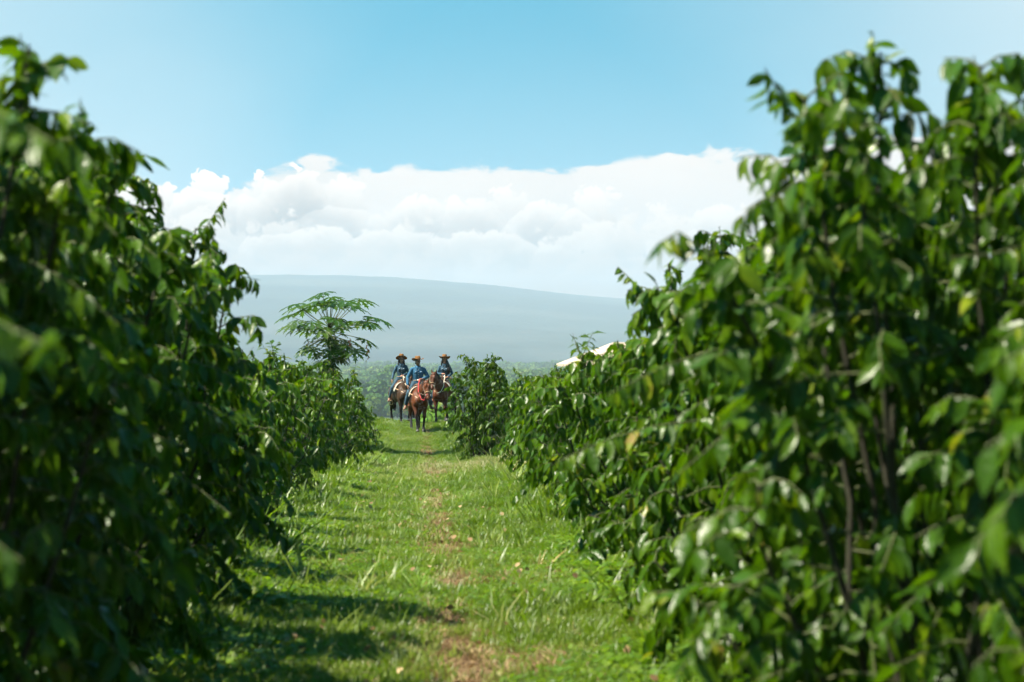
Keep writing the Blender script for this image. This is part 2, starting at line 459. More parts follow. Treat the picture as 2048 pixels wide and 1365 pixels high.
mo = obj('mountain', mesh_arrays('mountain', np.stack([MX, MY, MZ], -1).reshape(-1, 3), MF), mountain_mat())
tag(mo, 'long low mountain slope fading into blue haze', kind='structure')

# the air
hz = MB().box((0, 4900, 122), (3100, 5080, 170))
m, nt, out = new_mat('haze')
pv = node(nt, 'ShaderNodeVolumePrincipled')
pv.inputs['Color'].default_value = (0.56, 0.71, 0.86, 1); pv.inputs['Density'].default_value = 0.00012; pv.inputs['Anisotropy'].default_value = 0.0
nt.links.new(pv.outputs[0], out.inputs['Volume'])
tag(hz.build('haze', m, None, False), 'pale blue haze over the valley', kind='stuff')


# ------------------------------------------------------------------ coffee bushes
def leaf_base(rows, droop, fold, wave, wid=0.40, seed=0):
    """leaf of length 1 along +y, face up +z: verts, quads (tips are doubled so that every face is a quad)"""
    r = random.Random(seed); V = []
    for t, w in rows:
        z = -droop * t * t; x = wid * 0.5 * w
        wv = wave * r.uniform(-1, 1)
        V += [(-x, t, z + fold * x + wv * w), (0, t, z), (x, t, z + fold * x - wv * w * 0.6)]
    F = []
    for i in range(len(rows) - 1):
        a = i * 3
        F += [(a, a + 1, a + 4, a + 3), (a + 1, a + 2, a + 5, a + 4)]
    return np.array(V, np.float32), np.array(F, np.int64)


ROWS_HI = [(0.0, 0.06), (0.16, 0.62), (0.38, 1.0), (0.62, 0.92), (0.83, 0.5), (1.0, 0.03)]
ROWS_LO = [(0.0, 0.08), (0.32, 1.0), (0.68, 0.85), (1.0, 0.04)]
ROWS_FAR = [(0.0, 0.12), (0.45, 1.0), (1.0, 0.05)]
LEAF_HI = [leaf_base(ROWS_HI, d, f, w, 0.42, i) for i, (d, f, w) in enumerate([(0.10, 0.35, 0.02), (0.22, 0.5, 0.03), (0.05, 0.25, 0.03), (0.32, 0.4, 0.02)])]
LEAF_LO = [leaf_base(ROWS_LO, d, f, w, 0.44, i) for i, (d, f, w) in enumerate([(0.12, 0.4, 0.02), (0.26, 0.45, 0.02)])]
LEAF_FAR = [leaf_base(ROWS_FAR, d, f, w, 0.48, i) for i, (d, f, w) in enumerate([(0.12, 0.4, 0.02), (0.26, 0.45, 0.02)])]
LEAF_OBJ = []
for i, (V, F) in enumerate(LEAF_HI):
    for tint in (0.15, 0.35, 0.55, 0.78, 0.94):
        me = mesh_arrays('leaf', V, F, True, {'tint': np.full(len(V), tint)}); me.materials.append(M['leaf'])
        LEAF_OBJ.append((tint, me))


def frames(ax, nr):
    """columns x, y(axis), z(normal)"""
    ax = ax / np.linalg.norm(ax, axis=1, keepdims=True)
    nr = nr - ax * (nr * ax).sum(1, keepdims=True)
    nr = nr / np.maximum(np.linalg.norm(nr, axis=1, keepdims=True), 1e-6)
    xx = np.cross(ax, nr)
    return np.stack([xx, ax, nr], 2)


def grow(H, Rx, stems, node_gap, pair_gap, leaf_len, seed, power=3.0, shoots=7, arms=(), inner=0.25, skirt=6):
    """a coffee bush: upright stems, tiers of drooping side branches, opposite pairs of hanging leaves.
    returns leaves (pos, axis, normal, length, tint), branch polylines, stem polylines"""
    g = np.random.default_rng(seed)
    P = []; A = []; Nn = []; L = []; T = []; br = []; st = []

    def leaves_along(pts, start, n_per, hang, tintbias=0.0, lscale=1.0):
        hang = hang * g.uniform(0.5, 1.9); tw_ = g.normal(0, 0.5, 3)
        seg = np.linalg.norm(np.diff(pts, axis=0), axis=1); cum = np.concatenate([[0], np.cumsum(seg)])
        tot = cum[-1]; n = max(2, int(tot * (1 - start) / n_per))
        s = start * tot + (np.arange(n) + g.uniform(0, 0.6)) / n * tot * (1 - start)
        q = np.stack([np.interp(s, cum, pts[:, k]) for k in range(3)], 1)
        tn = np.stack([np.interp(s, cum, np.gradient(pts[:, k], cum)) for k in range(3)], 1)
        tn /= np.maximum(np.linalg.norm(tn, axis=1, keepdims=True), 1e-6)
        side = np.cross(tn, np.array([0, 0, 1.0])) + g.normal(0, 0.15, (n, 3))
        side /= np.maximum(np.linalg.norm(side, axis=1, keepdims=True), 1e-6)
        for sg in (1, -1):
            ax = side * sg * g.uniform(0.45, 0.9, (n, 1)) + tn * g.uniform(0.15, 0.55, (n, 1))
            ax[:, 2] -= hang * g.uniform(0.5, 1.35, n)
            ax += g.normal(0, 0.27, (n, 3))
            up = np.array([0, 0, 1.0]) + side * sg * 0.5 + tn * 0.5 + tw_ + g.normal(0, 0.35, (n, 3))
            ln = leaf_len * lscale * g.uniform(0.5, 1.2, n) * np.where(s > tot * 0.93, 0.6, 1.0)
            ti = np.clip(g.beta(2.2, 3.0, n) * 0.8 + 0.16 * (s / tot) ** 6 + tintbias, 0, 0.95)
            ti = np.where(g.random(n) < 0.012, g.uniform(0.93, 1.0, n), ti)
            P.append(q); A.append(ax); Nn.append(up); L.append(ln); T.append(ti)

    # many upright suckers from one stool: tall ones inside, leaning lower ones round the outside
    tops = []
    for si in range(stems):
        a = 2.4 * si + g.uniform(-0.5, 0.5); rr = Rx * 0.80 * math.sqrt((si + 0.3) / stems)
        tops.append((a, rr, H * (1 - 0.20 * (rr / (0.8 * Rx)) ** power) * g.uniform(0.90, 1.02)))
    for si in range(skirt):
        a = 2 * math.pi * si / skirt + g.uniform(-0.3, 0.3)
        tops.append((a, Rx * g.uniform(0.66, 0.84), H * g.uniform(0.28, 0.62)))
    for a, rr, hh in tops:
        dv = np.array([math.cos(a), math.sin(a), 0]); tt = np.linspace(0, 1, 9)[:, None]
        bow = g.uniform(0.55, 1.1)
        sp = dv * (0.07 + (rr - 0.07) * tt ** bow) + np.array([0, 0, 1.0]) * hh * tt
        sp[1:, :2] += g.normal(0, 0.022, (8, 2))
        if rr > 0.5 * Rx: sp[-1, 2] -= g.uniform(0.02, 0.10)
        st.append(sp)
        zs = np.arange(0.10 + g.uniform(0, node_gap), hh, node_gap); ph = g.uniform(0, math.pi)
        for zi in zs:
            t = zi / hh
            c = np.array([np.interp(zi, hh * tt[:, 0], sp[:, k]) for k in range(3)])
            ph += math.pi / 2 + g.normal(0, 0.4)
            for sgn in (0, math.pi):
                aa = ph + sgn + g.normal(0, 0.25); dh = np.array([math.cos(aa), math.sin(aa), 0])
                outw = dh @ dv; inside = np.hypot(c[0], c[1]) < 0.5 * Rx
                if (outw < 0 and t < 0.75 and g.random() < 0.55) or (inside and t < 0.6 and g.random() < 0.6) or g.random() < 0.08: continue
                ln = g.uniform(0.20, 0.46) * (1.12 - 0.75 * t ** 3) * (1 + 0.25 * (outw > 0.5) * (t < 0.7))
                rise = g.uniform(0.15, 0.9) * (0.4 + t); sag = g.uniform(0.35, 1.0) * ln * (1.3 - 0.7 * t)
                t5 = np.linspace(0, 1, 4)[:, None]
                bp = c + dh * ln * t5 + np.array([0, 0, 1.0]) * (rise * ln * t5 - (sag + rise * 0.5 * ln) * t5 ** 2)
                bp[1:] += g.normal(0, 0.06 * ln, (3, 3)) * t5[1:]
                bp[:, 2] = np.maximum(bp[:, 2], 0.04)
                br.append(bp)
                leaves_along(bp, inner, pair_gap, 0.95, 0.12 * (t > 0.93))
        leaves_along(sp[-2:], 0.0, pair_gap * 0.8, 0.5, 0.15, 0.85)
    for k in range(shoots):                               # young upright shoots that break the outline
        a, rr, hh = tops[int(g.integers(0, stems))]
        ln = g.uniform(0.10, 0.26); t5 = np.linspace(0, 1, 4)[:, None]
        q = np.array([math.cos(a) * rr, math.sin(a) * rr, hh * 0.95]); lean = g.normal(0, 0.45, 3); lean[2] = 1.0
        sp = q + lean * ln * t5
        br.append(sp); leaves_along(sp, 0.15, pair_gap * 0.9, 0.5, 0.18, 0.8)
    for (p0, p1, sag) in arms:                            # long stray branches
        p0 = np.array(p0); p1 = np.array(p1); t5 = np.linspace(0, 1, 8)[:, None]
        bp = p0 + (p1 - p0) * t5 + np.array([0, 0, 1.0]) * sag * (t5 * (1 - t5) * 4)
        br.append(bp); leaves_along(bp, 0.2, pair_gap * 0.8, 1.1)
    return [np.concatenate(v) for v in (P, A, Nn, L, T)], br, st


def leaf_mesh(name, P, FR, L, T, bases, g):
    which = g.integers(0, len(bases), len(P)); VV = []; FF = []; TT = []; off = 0
    for k, (V, F) in enumerate(bases):
        s = np.nonzero(which == k)[0]
        if not len(s): continue
        wid = g.uniform(0.85, 1.15, len(s))
        v = V[None, :, :] * L[s][:, None, None]; v = v.copy(); v[:, :, 0] *= wid[:, None]
        v = np.einsum('nij,nvj->nvi', FR[s], v) + P[s][:, None, :]
        VV.append(v.reshape(-1, 3)); TT.append(np.repeat(T[s], len(V)))
        FF.append((F[None] + (off + np.arange(len(s)) * len(V))[:, None, None]).reshape(-1, 4)); off += len(s) * len(V)
    me = mesh_arrays(name, np.concatenate(VV), np.concatenate(FF), True, {'tint': np.concatenate(TT)})
    return me


def sticks(name, lines, r0, r1, seg=4):
    VV = []; FF = []; off = 0
    th = 2 * np.pi * np.arange(seg) / seg
    for ln in lines:
        ln = np.asarray(ln); n = len(ln)
        t = np.gradient(ln, axis=0); t /= np.maximum(np.linalg.norm(t, axis=1, keepdims=True), 1e-9)
        a = np.cross(t, np.array([0.31, 0.95, 0.05])); bad = np.linalg.norm(a, axis=1) < 0.2
        a[bad] = np.cross(t[bad], np.array([1.0, 0, 0])); a /= np.linalg.norm(a, axis=1, keepdims=True)
        b = np.cross(t, a); rr = np.linspace(r0, r1, n)[:, None, None]
        v = ln[:, None, :] + rr * (a[:, None, :] * np.cos(th)[None, :, None] + b[:, None, :] * np.sin(th)[None, :, None])
        VV.append(v.reshape(-1, 3))
        i = np.arange(n - 1)[:, None] * seg + np.arange(seg)[None]; j = np.arange(n - 1)[:, None] * seg + (np.arange(seg)[None] + 1) % seg
        FF.append(np.stack([i, j, j + seg, i + seg], -1).reshape(-1, 4) + off); off += n * seg
    return mesh_arrays(name, np.concatenate(VV), np.concatenate(FF), True)


def coffee_bush(d, side, edge, H, Rx, label, hi, n_obj, seed, stems=3, gap=0.085, pair=0.062, leaf=0.145, power=3.0, shoots=7, arms=(), inner=0.25, skirt=6):
    x = edge + side * Rx * 0.84
    root = empty('coffee_bush', (x, d, float(gz(x, d)) - 0.02))
    tag(root, label, 'coffee bush', 'coffee bushes lining the grass path')
    arms = [((0, 0, a[3]), (a[0] - x, a[1] - d, a[2] - root.location.z), a[4]) for a in arms]
    (P, A, Nn, L, T), br, st = grow(H, Rx, stems, gap, pair, leaf, seed, power, shoots, arms, inner, skirt)
    FR = frames(A, Nn)
    tr = obj('trunk', sticks('trunk', st, 0.015, 0.005, 6), M['bark'], root)
    tw = obj('twig_work', sticks('twig_work', br, 0.0045 if hi else 0.006, 0.002, 4 if hi else 3), M['twig'], root); tag(tw, kind='stuff')
    # the leaves that show largest become parts of their own
    wp = P + np.array(root.location)
    tip = P + FR[:, :, 1] * L[:, None] * 0.5 + np.array(root.location)
    px = VX + FPX * tip[:, 0] / tip[:, 1]; py = HY + FPX * (EYE - tip[:, 2]) / tip[:, 1]
    out_ = -side * P[:, 0] * 0.7 - P[:, 1] * 1.0 + 0.35 * P[:, 2]
    face = np.abs(FR[:, 1, 2])
    score = out_ / Rx + face * 0.5 + rng.uniform(0, 0.3, len(P)) + ((px > 4) & (px < 2044) & (py > 4) & (py < 1361)) * 3.0
    order = np.argsort(-score); sel = order[:n_obj]; rest = order[n_obj:]
    g = np.random.default_rng(seed + 5)
    f = obj('foliage', leaf_mesh('foliage', P[rest], FR[rest], L[rest], T[rest], LEAF_HI if d < 8 else LEAF_LO if d < 20 else LEAF_FAR, g), M['leaf'], root)
    tag(f, kind='stuff')
    for i in sel:
        tint = T[i]
        k = int(np.argmin([abs(t - tint) for t, _ in LEAF_OBJ[:5]])) + 5 * int(g.integers(0, 4))
        o = bpy.data.objects.new('leaf', LEAF_OBJ[k][1]); COL.objects.link(o); o.parent = root
        mt = Matrix([[*(FR[i][r] * L[i]), P[i][r]] for r in range(3)] + [[0, 0, 0, 1]])
        o.matrix_basis = mt
    return root


# distance, edge towards the path, height, radius, label, power
LEFT = [
    (5.2, -1.20, 2.4, 1.0, 'nearest left coffee bush, cut by the picture edge, with large blurred leaves reaching in', 6),
    (7.2, -0.84, 2.74, 0.88, 'tall coffee bush at the left edge, its shoot tips highest against the sky', 6),
    (9.0, -0.93, 2.80, 1.1, 'coffee bush right behind the tallest left one, its crown against blue sky', 6),
    (10.8, -0.88, 2.74, 1.1, 'left row coffee bush second behind the tallest, against the cloud base', 5),
    (12.6, -0.86, 2.66, 1.1, 'left row coffee bush just in front of the steep sided one', 5),
    (14.5, -0.86, 2.62, 1.1, 'coffee bush of the left row with a steep outer side against cloud and pale mountain', 5),
    (16.8, -0.98, 2.05, 1.1, 'left row coffee bush just behind the steep sided one, much lower', 3.5), (19.2, -1.1, 1.9, 1.1, 'left row coffee bush second behind the steep sided one', 3.5), (21.8, -1.15, 1.95, 1.15, 'left row coffee bush just in front of the bright one before the papaya', 3.5),
    (24.5, -1.15, 1.95, 1.15, 'bright coffee bush of the left row just in front of the papaya tree', 3.5),
    (27.5, -1.15, 2.0, 1.2, 'left row coffee bush just behind the bright one, below the papaya leaves', 3.5), (31, -1.15, 2.05, 1.2, 'left row coffee bush hiding the foot of the papaya trunk', 3.5), (35, -1.1, 2.08, 1.2, 'left row coffee bush next behind the one hiding the papaya foot', 3.2),
    (39.5, -1.12, 2.0, 1.25, 'left row coffee bush second behind the one hiding the papaya foot', 3), (44, -1.05, 2.15, 1.3, 'left row coffee bush just in front of the last tall crown by the riders', 3),
    (49, -0.98, 2.3, 1.35, 'dense coffee bush right of the papaya trunk, last tall crown left of the riders', 2.6),
    (54.5, -0.9, 2.05, 1.3, 'lower coffee bush at the left grass edge by the near crest', 2.6),
    (61, -0.98, 1.75, 1.3, 'low coffee bush at the left path edge, first beyond the near crest', 2.6), (68, -1.15, 1.5, 1.3, 'low coffee bush at the left path edge, second beyond the near crest', 2.6), (75, -1.3, 1.2, 1.2, 'smallest left coffee bush, level with the front horse', 2.6),
]
RIGHT = [
    (4.8, 1.16, 2.06, 1.0, 'nearest right coffee bush, cut by the picture edge, with strongly blurred pale leaves', 6),
    (7.1, 0.76, 2.58, 0.98, 'tall coffee bush at the right whose open top stands highest against the blue sky', 4.5),
    (8.7, 1.00, 2.50, 1.1, 'coffee bush left of the tallest right one, steep side against the white cloud', 6),
    (10.1, 1.04, 2.36, 1.1, 'right row coffee bush second behind the tallest, against cloud', 5), (11.9, 1.02, 2.36, 1.1, 'right row coffee bush just in front of the one at the mountain ridge', 5),
    (14.0, 1.0, 2.38, 1.15, 'coffee bush of the right row whose shoulder stands against the mountain ridge', 6),
    (16.2, 1.0, 1.98, 1.15, 'coffee bush of the right row below the pale house roof, drooping tuft at its side', 6),
    (18.6, 1.0, 1.90, 1.15, 'right row coffee bush next behind the one below the house roof', 3.5), (21.2, 1.05, 1.86, 1.15, 'right row coffee bush second behind the one below the house roof', 3.5), (24.0, 1.1, 1.86, 1.15, 'right row coffee bush third behind the one below the house roof', 3.5),
    (27.0, 1.15, 1.92, 1.2, 'right row coffee bush fourth behind the one below the house roof', 3.5), (30.5, 1.2, 1.92, 1.2, 'right row coffee bush fifth in front of the round one', 3.5), (34.5, 1.25, 1.95, 1.2, 'right row coffee bush fourth in front of the round one', 3.2),
    (39, 1.4, 2.0, 1.25, 'right row coffee bush third in front of the round one', 3), (44, 1.6, 2.0, 1.3, 'right row coffee bush second in front of the round one', 3), (49.0, 1.32, 1.95, 1.3, 'right row coffee bush just in front of the round one, beside dry grass', 3),
    (56.5, 0.72, 2.68, 0.84, 'round-topped coffee bush right beside the riders, half hiding the right hand horse', 4.5),
    (62, 1.25, 2.1, 1.2, 'right row coffee bush first behind the round one', 3), (68, 1.4, 2.0, 1.2, 'right row coffee bush second behind the round one', 3), (74.5, 1.5, 1.9, 1.2, 'last coffee bush of the right row, behind the round one', 3),
]
ARMS_L = {0: [(-0.62, 4.1, 1.95, 1.8, 0.28), (-0.80, 4.5, 1.75, 1.6, 0.2), (-0.58, 3.9, 1.6, 1.5, 0.2), (-0.75, 4.6, 1.2, 1.3, 0.2)],
          1: [(-0.95, 7.0, 2.25, 2.0, 0.15)], 3: [(-0.75, 10.6, 1.45, 1.3, 0.2), (-0.8, 10.3, 0.9, 1.0, 0.2)]}
ARMS_R = {2: [(0.62, 8.0, 1.45, 1.4, 0.2)], 3: [(0.55, 9.7, 1.15, 1.1, 0.2)]}
for side, rows, arms in ((-1, LEFT, ARMS_L), (1, RIGHT, ARMS_R)):
    for i, (d, e, H, Rx, lab, pw) in enumerate(rows):
        hi = d < 17
        n_obj = 300 if d < 32 else 160
        near = d < 20
        coffee_bush(d, side, e, H, Rx, lab, hi, n_obj, 100 + i + (50 if side > 0 else 0), 13 if near or d > 45 else 10, 0.085 if near else 0.105,
                    0.029 if d < 10 else 0.034 if near else 0.046, 0.104 if d < 10 else 0.114 if near else 0.134, 2.0 if pw < 3 else 2.6, 6, arms.get(i, ()), 0.2, 7 if near else 6)


# ------------------------------------------------------------------ grass, clover, dry thatch: scattered low plants nobody could count
def scatter(name, label, pts, rots, scl, tint, which, sources):
    me = bpy.data.meshes.new(name); n = len(pts)
    me.vertices.add(n); me.vertices.foreach_set('co', np.asarray(pts, np.float32).ravel())
    a = me.attributes.new('rot', 'FLOAT_VECTOR', 'POINT'); a.data.foreach_set('vector', np.asarray(rots, np.float32).ravel())
    a = me.attributes.new('scl', 'FLOAT', 'POINT'); a.data.foreach_set('value', np.asarray(scl, np.float32))
    a = me.attributes.new('tint', 'FLOAT', 'POINT'); a.data.foreach_set('value', np.asarray(tint, np.float32))
    a = me.attributes.new('which', 'INT', 'POINT'); a.data.foreach_set('value', np.asarray(which, np.int32))
    o = obj(name, me)
    coll = bpy.data.collections.new(name + ' sources')
    for s in sources: coll.objects.link(s)
    ng = bpy.data.node_groups.new(name, 'GeometryNodeTree')
    ng.interface.new_socket('Geometry', in_out='INPUT', socket_type='NodeSocketGeometry')
    ng.interface.new_socket('Geometry', in_out='OUTPUT', socket_type='NodeSocketGeometry')
    gi = ng.nodes.new('NodeGroupInput'); go = ng.nodes.new('NodeGroupOutput')
    ip = ng.nodes.new('GeometryNodeInstanceOnPoints')
    ci = ng.nodes.new('GeometryNodeCollectionInfo'); ci.inputs[0].default_value = coll
    ci.inputs['Separate Children'].default_value = True; ci.inputs['Reset Children'].default_value = True
    def attr(nm, ty):
        q = ng.nodes.new('GeometryNodeInputNamedAttribute'); q.data_type = ty; q.inputs[0].default_value = nm; return q.outputs[0]
    e2r = ng.nodes.new('FunctionNodeEulerToRotation')
    ng.links.new(attr('rot', 'FLOAT_VECTOR'), e2r.inputs[0])
    ng.links.new(gi.outputs[0], ip.inputs['Points']); ng.links.new(ci.outputs[0], ip.inputs['Instance'])
    ip.inputs['Pick Instance'].default_value = True
    ng.links.new(attr('which', 'INT'), ip.inputs['Instance Index'])
    ng.links.new(e2r.outputs[0], ip.inputs['Rotation'])
    ng.links.new(attr('scl', 'FLOAT'), ip.inputs['Scale'])
    ng.links.new(ip.outputs[0], go.inputs[0])
    md = o.modifiers.new('scatter', 'NODES'); md.node_group = ng
    tag(o, label, kind='stuff')
    return o


def blades(n, h, w, spread, lean, seed, flat=0.0):
    g = np.random.default_rng(seed); V = []; F = []
    for k in range(n):
        a = g.uniform(0, 2 * math.pi); r = spread * math.sqrt(g.random()); dr = g.uniform(0, 2 * math.pi)
        x0, y0 = r * math.cos(a), r * math.sin(a); hh = h * g.uniform(0.5, 1.15); le = lean * g.uniform(0.3, 1.3) * hh
        cx, cy_ = math.cos(dr), math.sin(dr); sx_, sy_ = -cy_, cx; ww = w * g.uniform(0.7, 1.3) / 2
        b = len(V)
        for t, wf in ((0, 0.8), (0.45, 1.0), (0.8, 0.6)):
            p = (x0 + cx * le * t * t, y0 + cy_ * le * t * t, hh * (t - flat * t * t * 0.8))
            V += [(p[0] - sx_ * ww * wf, p[1] - sy_ * ww * wf, p[2]), (p[0] + sx_ * ww * wf, p[1] + sy_ * ww * wf, p[2])]
        V.append((x0 + cx * le, y0 + cy_ * le, hh * (1 - flat * 0.8)))
        F += [(b, b + 1, b + 3, b + 2), (b + 2, b + 3, b + 5, b + 4), (b + 4, b + 5, b + 6)]
    return V, F


def clover(n, h, sz, spread, seed):
    g = np.random.default_rng(seed); V = []; F = []
    for k in range(n):
        a = g.uniform(0, 2 * math.pi); r = spread * math.sqrt(g.random()); c = np.array([r * math.cos(a), r * math.sin(a), h * g.uniform(0.35, 1.1)])
        d = g.uniform(0, 2 * math.pi); tl = g.normal(0, 0.35); s = sz * g.uniform(0.6, 1.25)
        ax = np.array([math.cos(d), math.sin(d), tl]); sd_ = np.array([-math.sin(d), math.cos(d), g.normal(0, 0.3)])
        b = len(V)
        for (u_, v_) in ((0, 0), (0.35, 0.42), (0.8, 0.36), (1.05, 0), (0.8, -0.36), (0.35, -0.42)):
            V.append(tuple(c + ax * s * u_ + sd_ * s * v_ + np.array([0, 0, 0.12 * s * abs(v_) * 2])))
        F += [(b, b + 1, b + 2, b + 3), (b, b + 3, b + 4, b + 5)]
    return V, F


def sources(nm, meshes, mat):
    r = []
    for i, (V, F) in enumerate(meshes):
        me = mesh_arrays(nm, V, F, True); me.materials.append(mat)
        r.append(bpy.data.objects.new('%s_%02d' % (nm, i), me))
    return r


def field(y0, y1, x0, x1, dens):
    n = int((y1 - y0) * (x1 - x0) * dens)
    return rng.uniform(x0, x1, n), rng.uniform(y0, y1, n)


def bareness(x, y):
    """0 lush, 1 bare: the worn strip down the middle and scattered dry patches"""
    strip = np.exp(-((x - 0.22 - 0.10 * (vnoise(x, y, 3.0, 21) - 0.5)) / 0.20) ** 2)
    patch = vnoise(x, y, 1.6, 22) * 0.6 + vnoise(x, y, 0.5, 23) * 0.4
    return np.clip(strip * np.clip(3.0 * patch - 0.45, 0.42, 1.4) + np.clip((patch - 0.58) * 4, 0, 1) * 0.85 * (np.abs(x - 0.3) < 1.4), 0, 1)


def dryness(x, y):
    crest = np.exp(-((y - 49.0) / 4.0) ** 2) * np.clip((x + 0.6) / 1.2, 0.15, 1)
    return np.clip(crest * 1.0 + 0.5 * np.clip(vnoise(x, y, 2.2, 24) - 0.58, 0, 1) * 2, 0, 1)


gx, gy = [np.concatenate(v) for v in zip(field(9, 18, -2.2, 2.5, 620), field(18, 32, -2.0, 2.4, 420), field(32, 54, -2.0, 2.6, 260), field(54, 92, -2.2, 2.2, 200))]
b = bareness(gx, gy); keep = rng.random(len(gx)) > b * 0.92
gx, gy, b = gx[keep], gy[keep], b[keep]; n = len(gx)
dr = dryness(gx, gy)
t = np.clip(rng.normal(0.36, 0.15, n) + 0.30 * (vnoise(gx, gy, 0.9, 25) - 0.5) + dr * rng.uniform(0.2, 0.85, n) + b * 0.25, 0, 1)
far = np.clip((gy - 12) / 50, 0, 1)
tall = 1 + 0.9 * np.clip(vnoise(gx, gy, 0.7, 26) - 0.6, 0, 1) * 2 + 1.5 * np.clip((np.abs(gx - 0.1) - 0.85) * 2.5, 0, 1) * vnoise(gx, gy, 0.5, 28)
scatter('grass', 'short bright green grass covering the path', np.stack([gx, gy, gz(gx, gy) - 0.004], 1),
        np.stack([rng.normal(0, 0.12, n), rng.normal(0, 0.12, n), rng.uniform(0, 6.28, n)], 1), rng.uniform(0.7, 1.3, n) * (1 + 0.35 * far) * tall, t, np.where((rng.random(n) < 0.016) & (gy < 50), 4 + rng.integers(0, 2, n), rng.integers(0, 4, n)),
        sources('grass_source', [blades(13, 0.062, 0.0055, 0.045, 0.8, k) for k in range(4)] + [blades(7, 0.15, 0.008, 0.05, 1.1, 8 + k) for k in range(2)], M['grass']))
cx_, cy_ = [np.concatenate(v) for v in zip(field(9, 20, -2.2, 2.5, 420), field(20, 48, -2.0, 2.3, 140), field(52, 88, -2.0, 2.2, 70))]
b = bareness(cx_, cy_); keep = (rng.random(len(cx_)) > b * 0.97) & (vnoise(cx_, cy_, 1.1, 27) > 0.30)
cx_, cy_ = cx_[keep], cy_[keep]; n = len(cx_)
scatter('clover', 'low broad leaved ground cover among the grass', np.stack([cx_, cy_, gz(cx_, cy_)], 1),
        np.stack([rng.normal(0, 0.1, n), rng.normal(0, 0.1, n), rng.uniform(0, 6.28, n)], 1), rng.uniform(0.6, 1.3, n) * (1 + 1.1 * np.clip((np.abs(cx_ - 0.1) - 0.8) * 2.5, 0, 1)),
        np.clip(rng.normal(0.45, 0.2, n), 0, 1), rng.integers(0, 3, n), sources('clover_source', [clover(11, 0.05, 0.024, 0.05, 40 + k) for k in range(3)], M['clover']))
dx, dy = [np.concatenate(v) for v in zip(field(9, 30, -1.6, 1.9, 420), field(30, 90, -1.5, 2.0, 160))]
b = bareness(dx, dy) + 0.5 * dryness(dx, dy); keep = rng.random(len(dx)) < b * 0.9 + 0.03
dx, dy = dx[keep], dy[keep]; n = len(dx)
scatter('dry_thatch', 'dry brown cuttings lying along the middle of the path', np.stack([dx, dy, gz(dx, dy) + 0.002], 1),
        np.stack([rng.normal(0, 0.25, n), rng.normal(0, 0.25, n), rng.uniform(0, 6.28, n)], 1), rng.uniform(0.6, 1.4, n),
        np.clip(rng.normal(0.45, 0.25, n), 0, 1), rng.integers(0, 3, n), sources('thatch_source', [blades(14, 0.035, 0.005, 0.05, 2.6, 60 + k, 0.7) for k in range(3)], M['thatch']))


lx, ly = [np.concatenate(v) for v in zip(field(9, 30, -1.9, 2.1, 9), field(30, 60, -1.7, 2.0, 4))]
n = len(lx)
scatter('leaf_litter', 'fallen dry leaves lying in the grass', np.stack([lx, ly, gz(lx, ly) + 0.02], 1),
        np.stack([rng.normal(0, 0.4, n), rng.normal(0, 0.4, n), rng.uniform(0, 6.28, n)], 1), rng.uniform(0.7, 1.3, n),
        np.clip(rng.normal(0.6, 0.25, n), 0, 1), rng.integers(0, 2, n), sources('litter_source', [clover(2, 0.015, 0.042, 0.10, 80 + k) for k in range(2)], M['thatch']))


def grass_tuft(px, py, d, n, h, w, lean, tint, label, cat='grass tuft', seed=0, name='grass_tuft'):
    x = d * (px - VX) / FPX
    V, F = blades(n, h, w, 0.06, lean, seed)
    me = mesh_arrays(name, V, F, True, {'tint': np.clip(np.random.default_rng(seed).normal(tint, 0.12, len(V)), 0, 1)})
    o = obj(name, me, M['weed']); o.location = (x, d, float(gz(x, d)))
    return tag(o, label, cat, 'grass tufts standing out along the path')


grass_tuft(735, 1178, 15.9, 14, 0.22, 0.012, 1.6, 0.72, 'pale long grass blades bent flat in the left half of the path', seed=1)
grass_tuft(840, 1172, 15.9, 34, 0.22, 0.009, 1.1, 0.5, 'bright long grass tuft left of the brown strip, beside the pale bent blades', seed=2)
grass_tuft(612, 1140, 17.0, 7, 0.30, 0.014, 0.7, 0.68, 'few wide pale blades standing at the foot of the left bushes', seed=3)
grass_tuft(930, 1000, 30.5, 40, 0.20, 0.009, 0.9, 0.45, 'bright green grass tuft just right of the brown strip below the crest', seed=4)
grass_tuft(765, 930, 50.5, 45, 0.28, 0.012, 0.8, 0.45, 'tall green grass tuft at the left end of the near crest', seed=5)
grass_tuft(1018, 905, 50.0, 46, 0.75, 0.014, 0.5, 0.72, 'tall half dry grass clump in the gap before the round bush', seed=6)
grass_tuft(1085, 1130, 18.2, 20, 0.16, 0.010, 1.2, 0.95, 'dry straw coloured grass clump at the foot of the right bushes', seed=7)
grass_tuft(1785, 1325, 12.0, 16, 0.28, 0.014, 0.5, 0.97, 'orange dry stalks under the blurred right bushes at the bottom edge', seed=8)


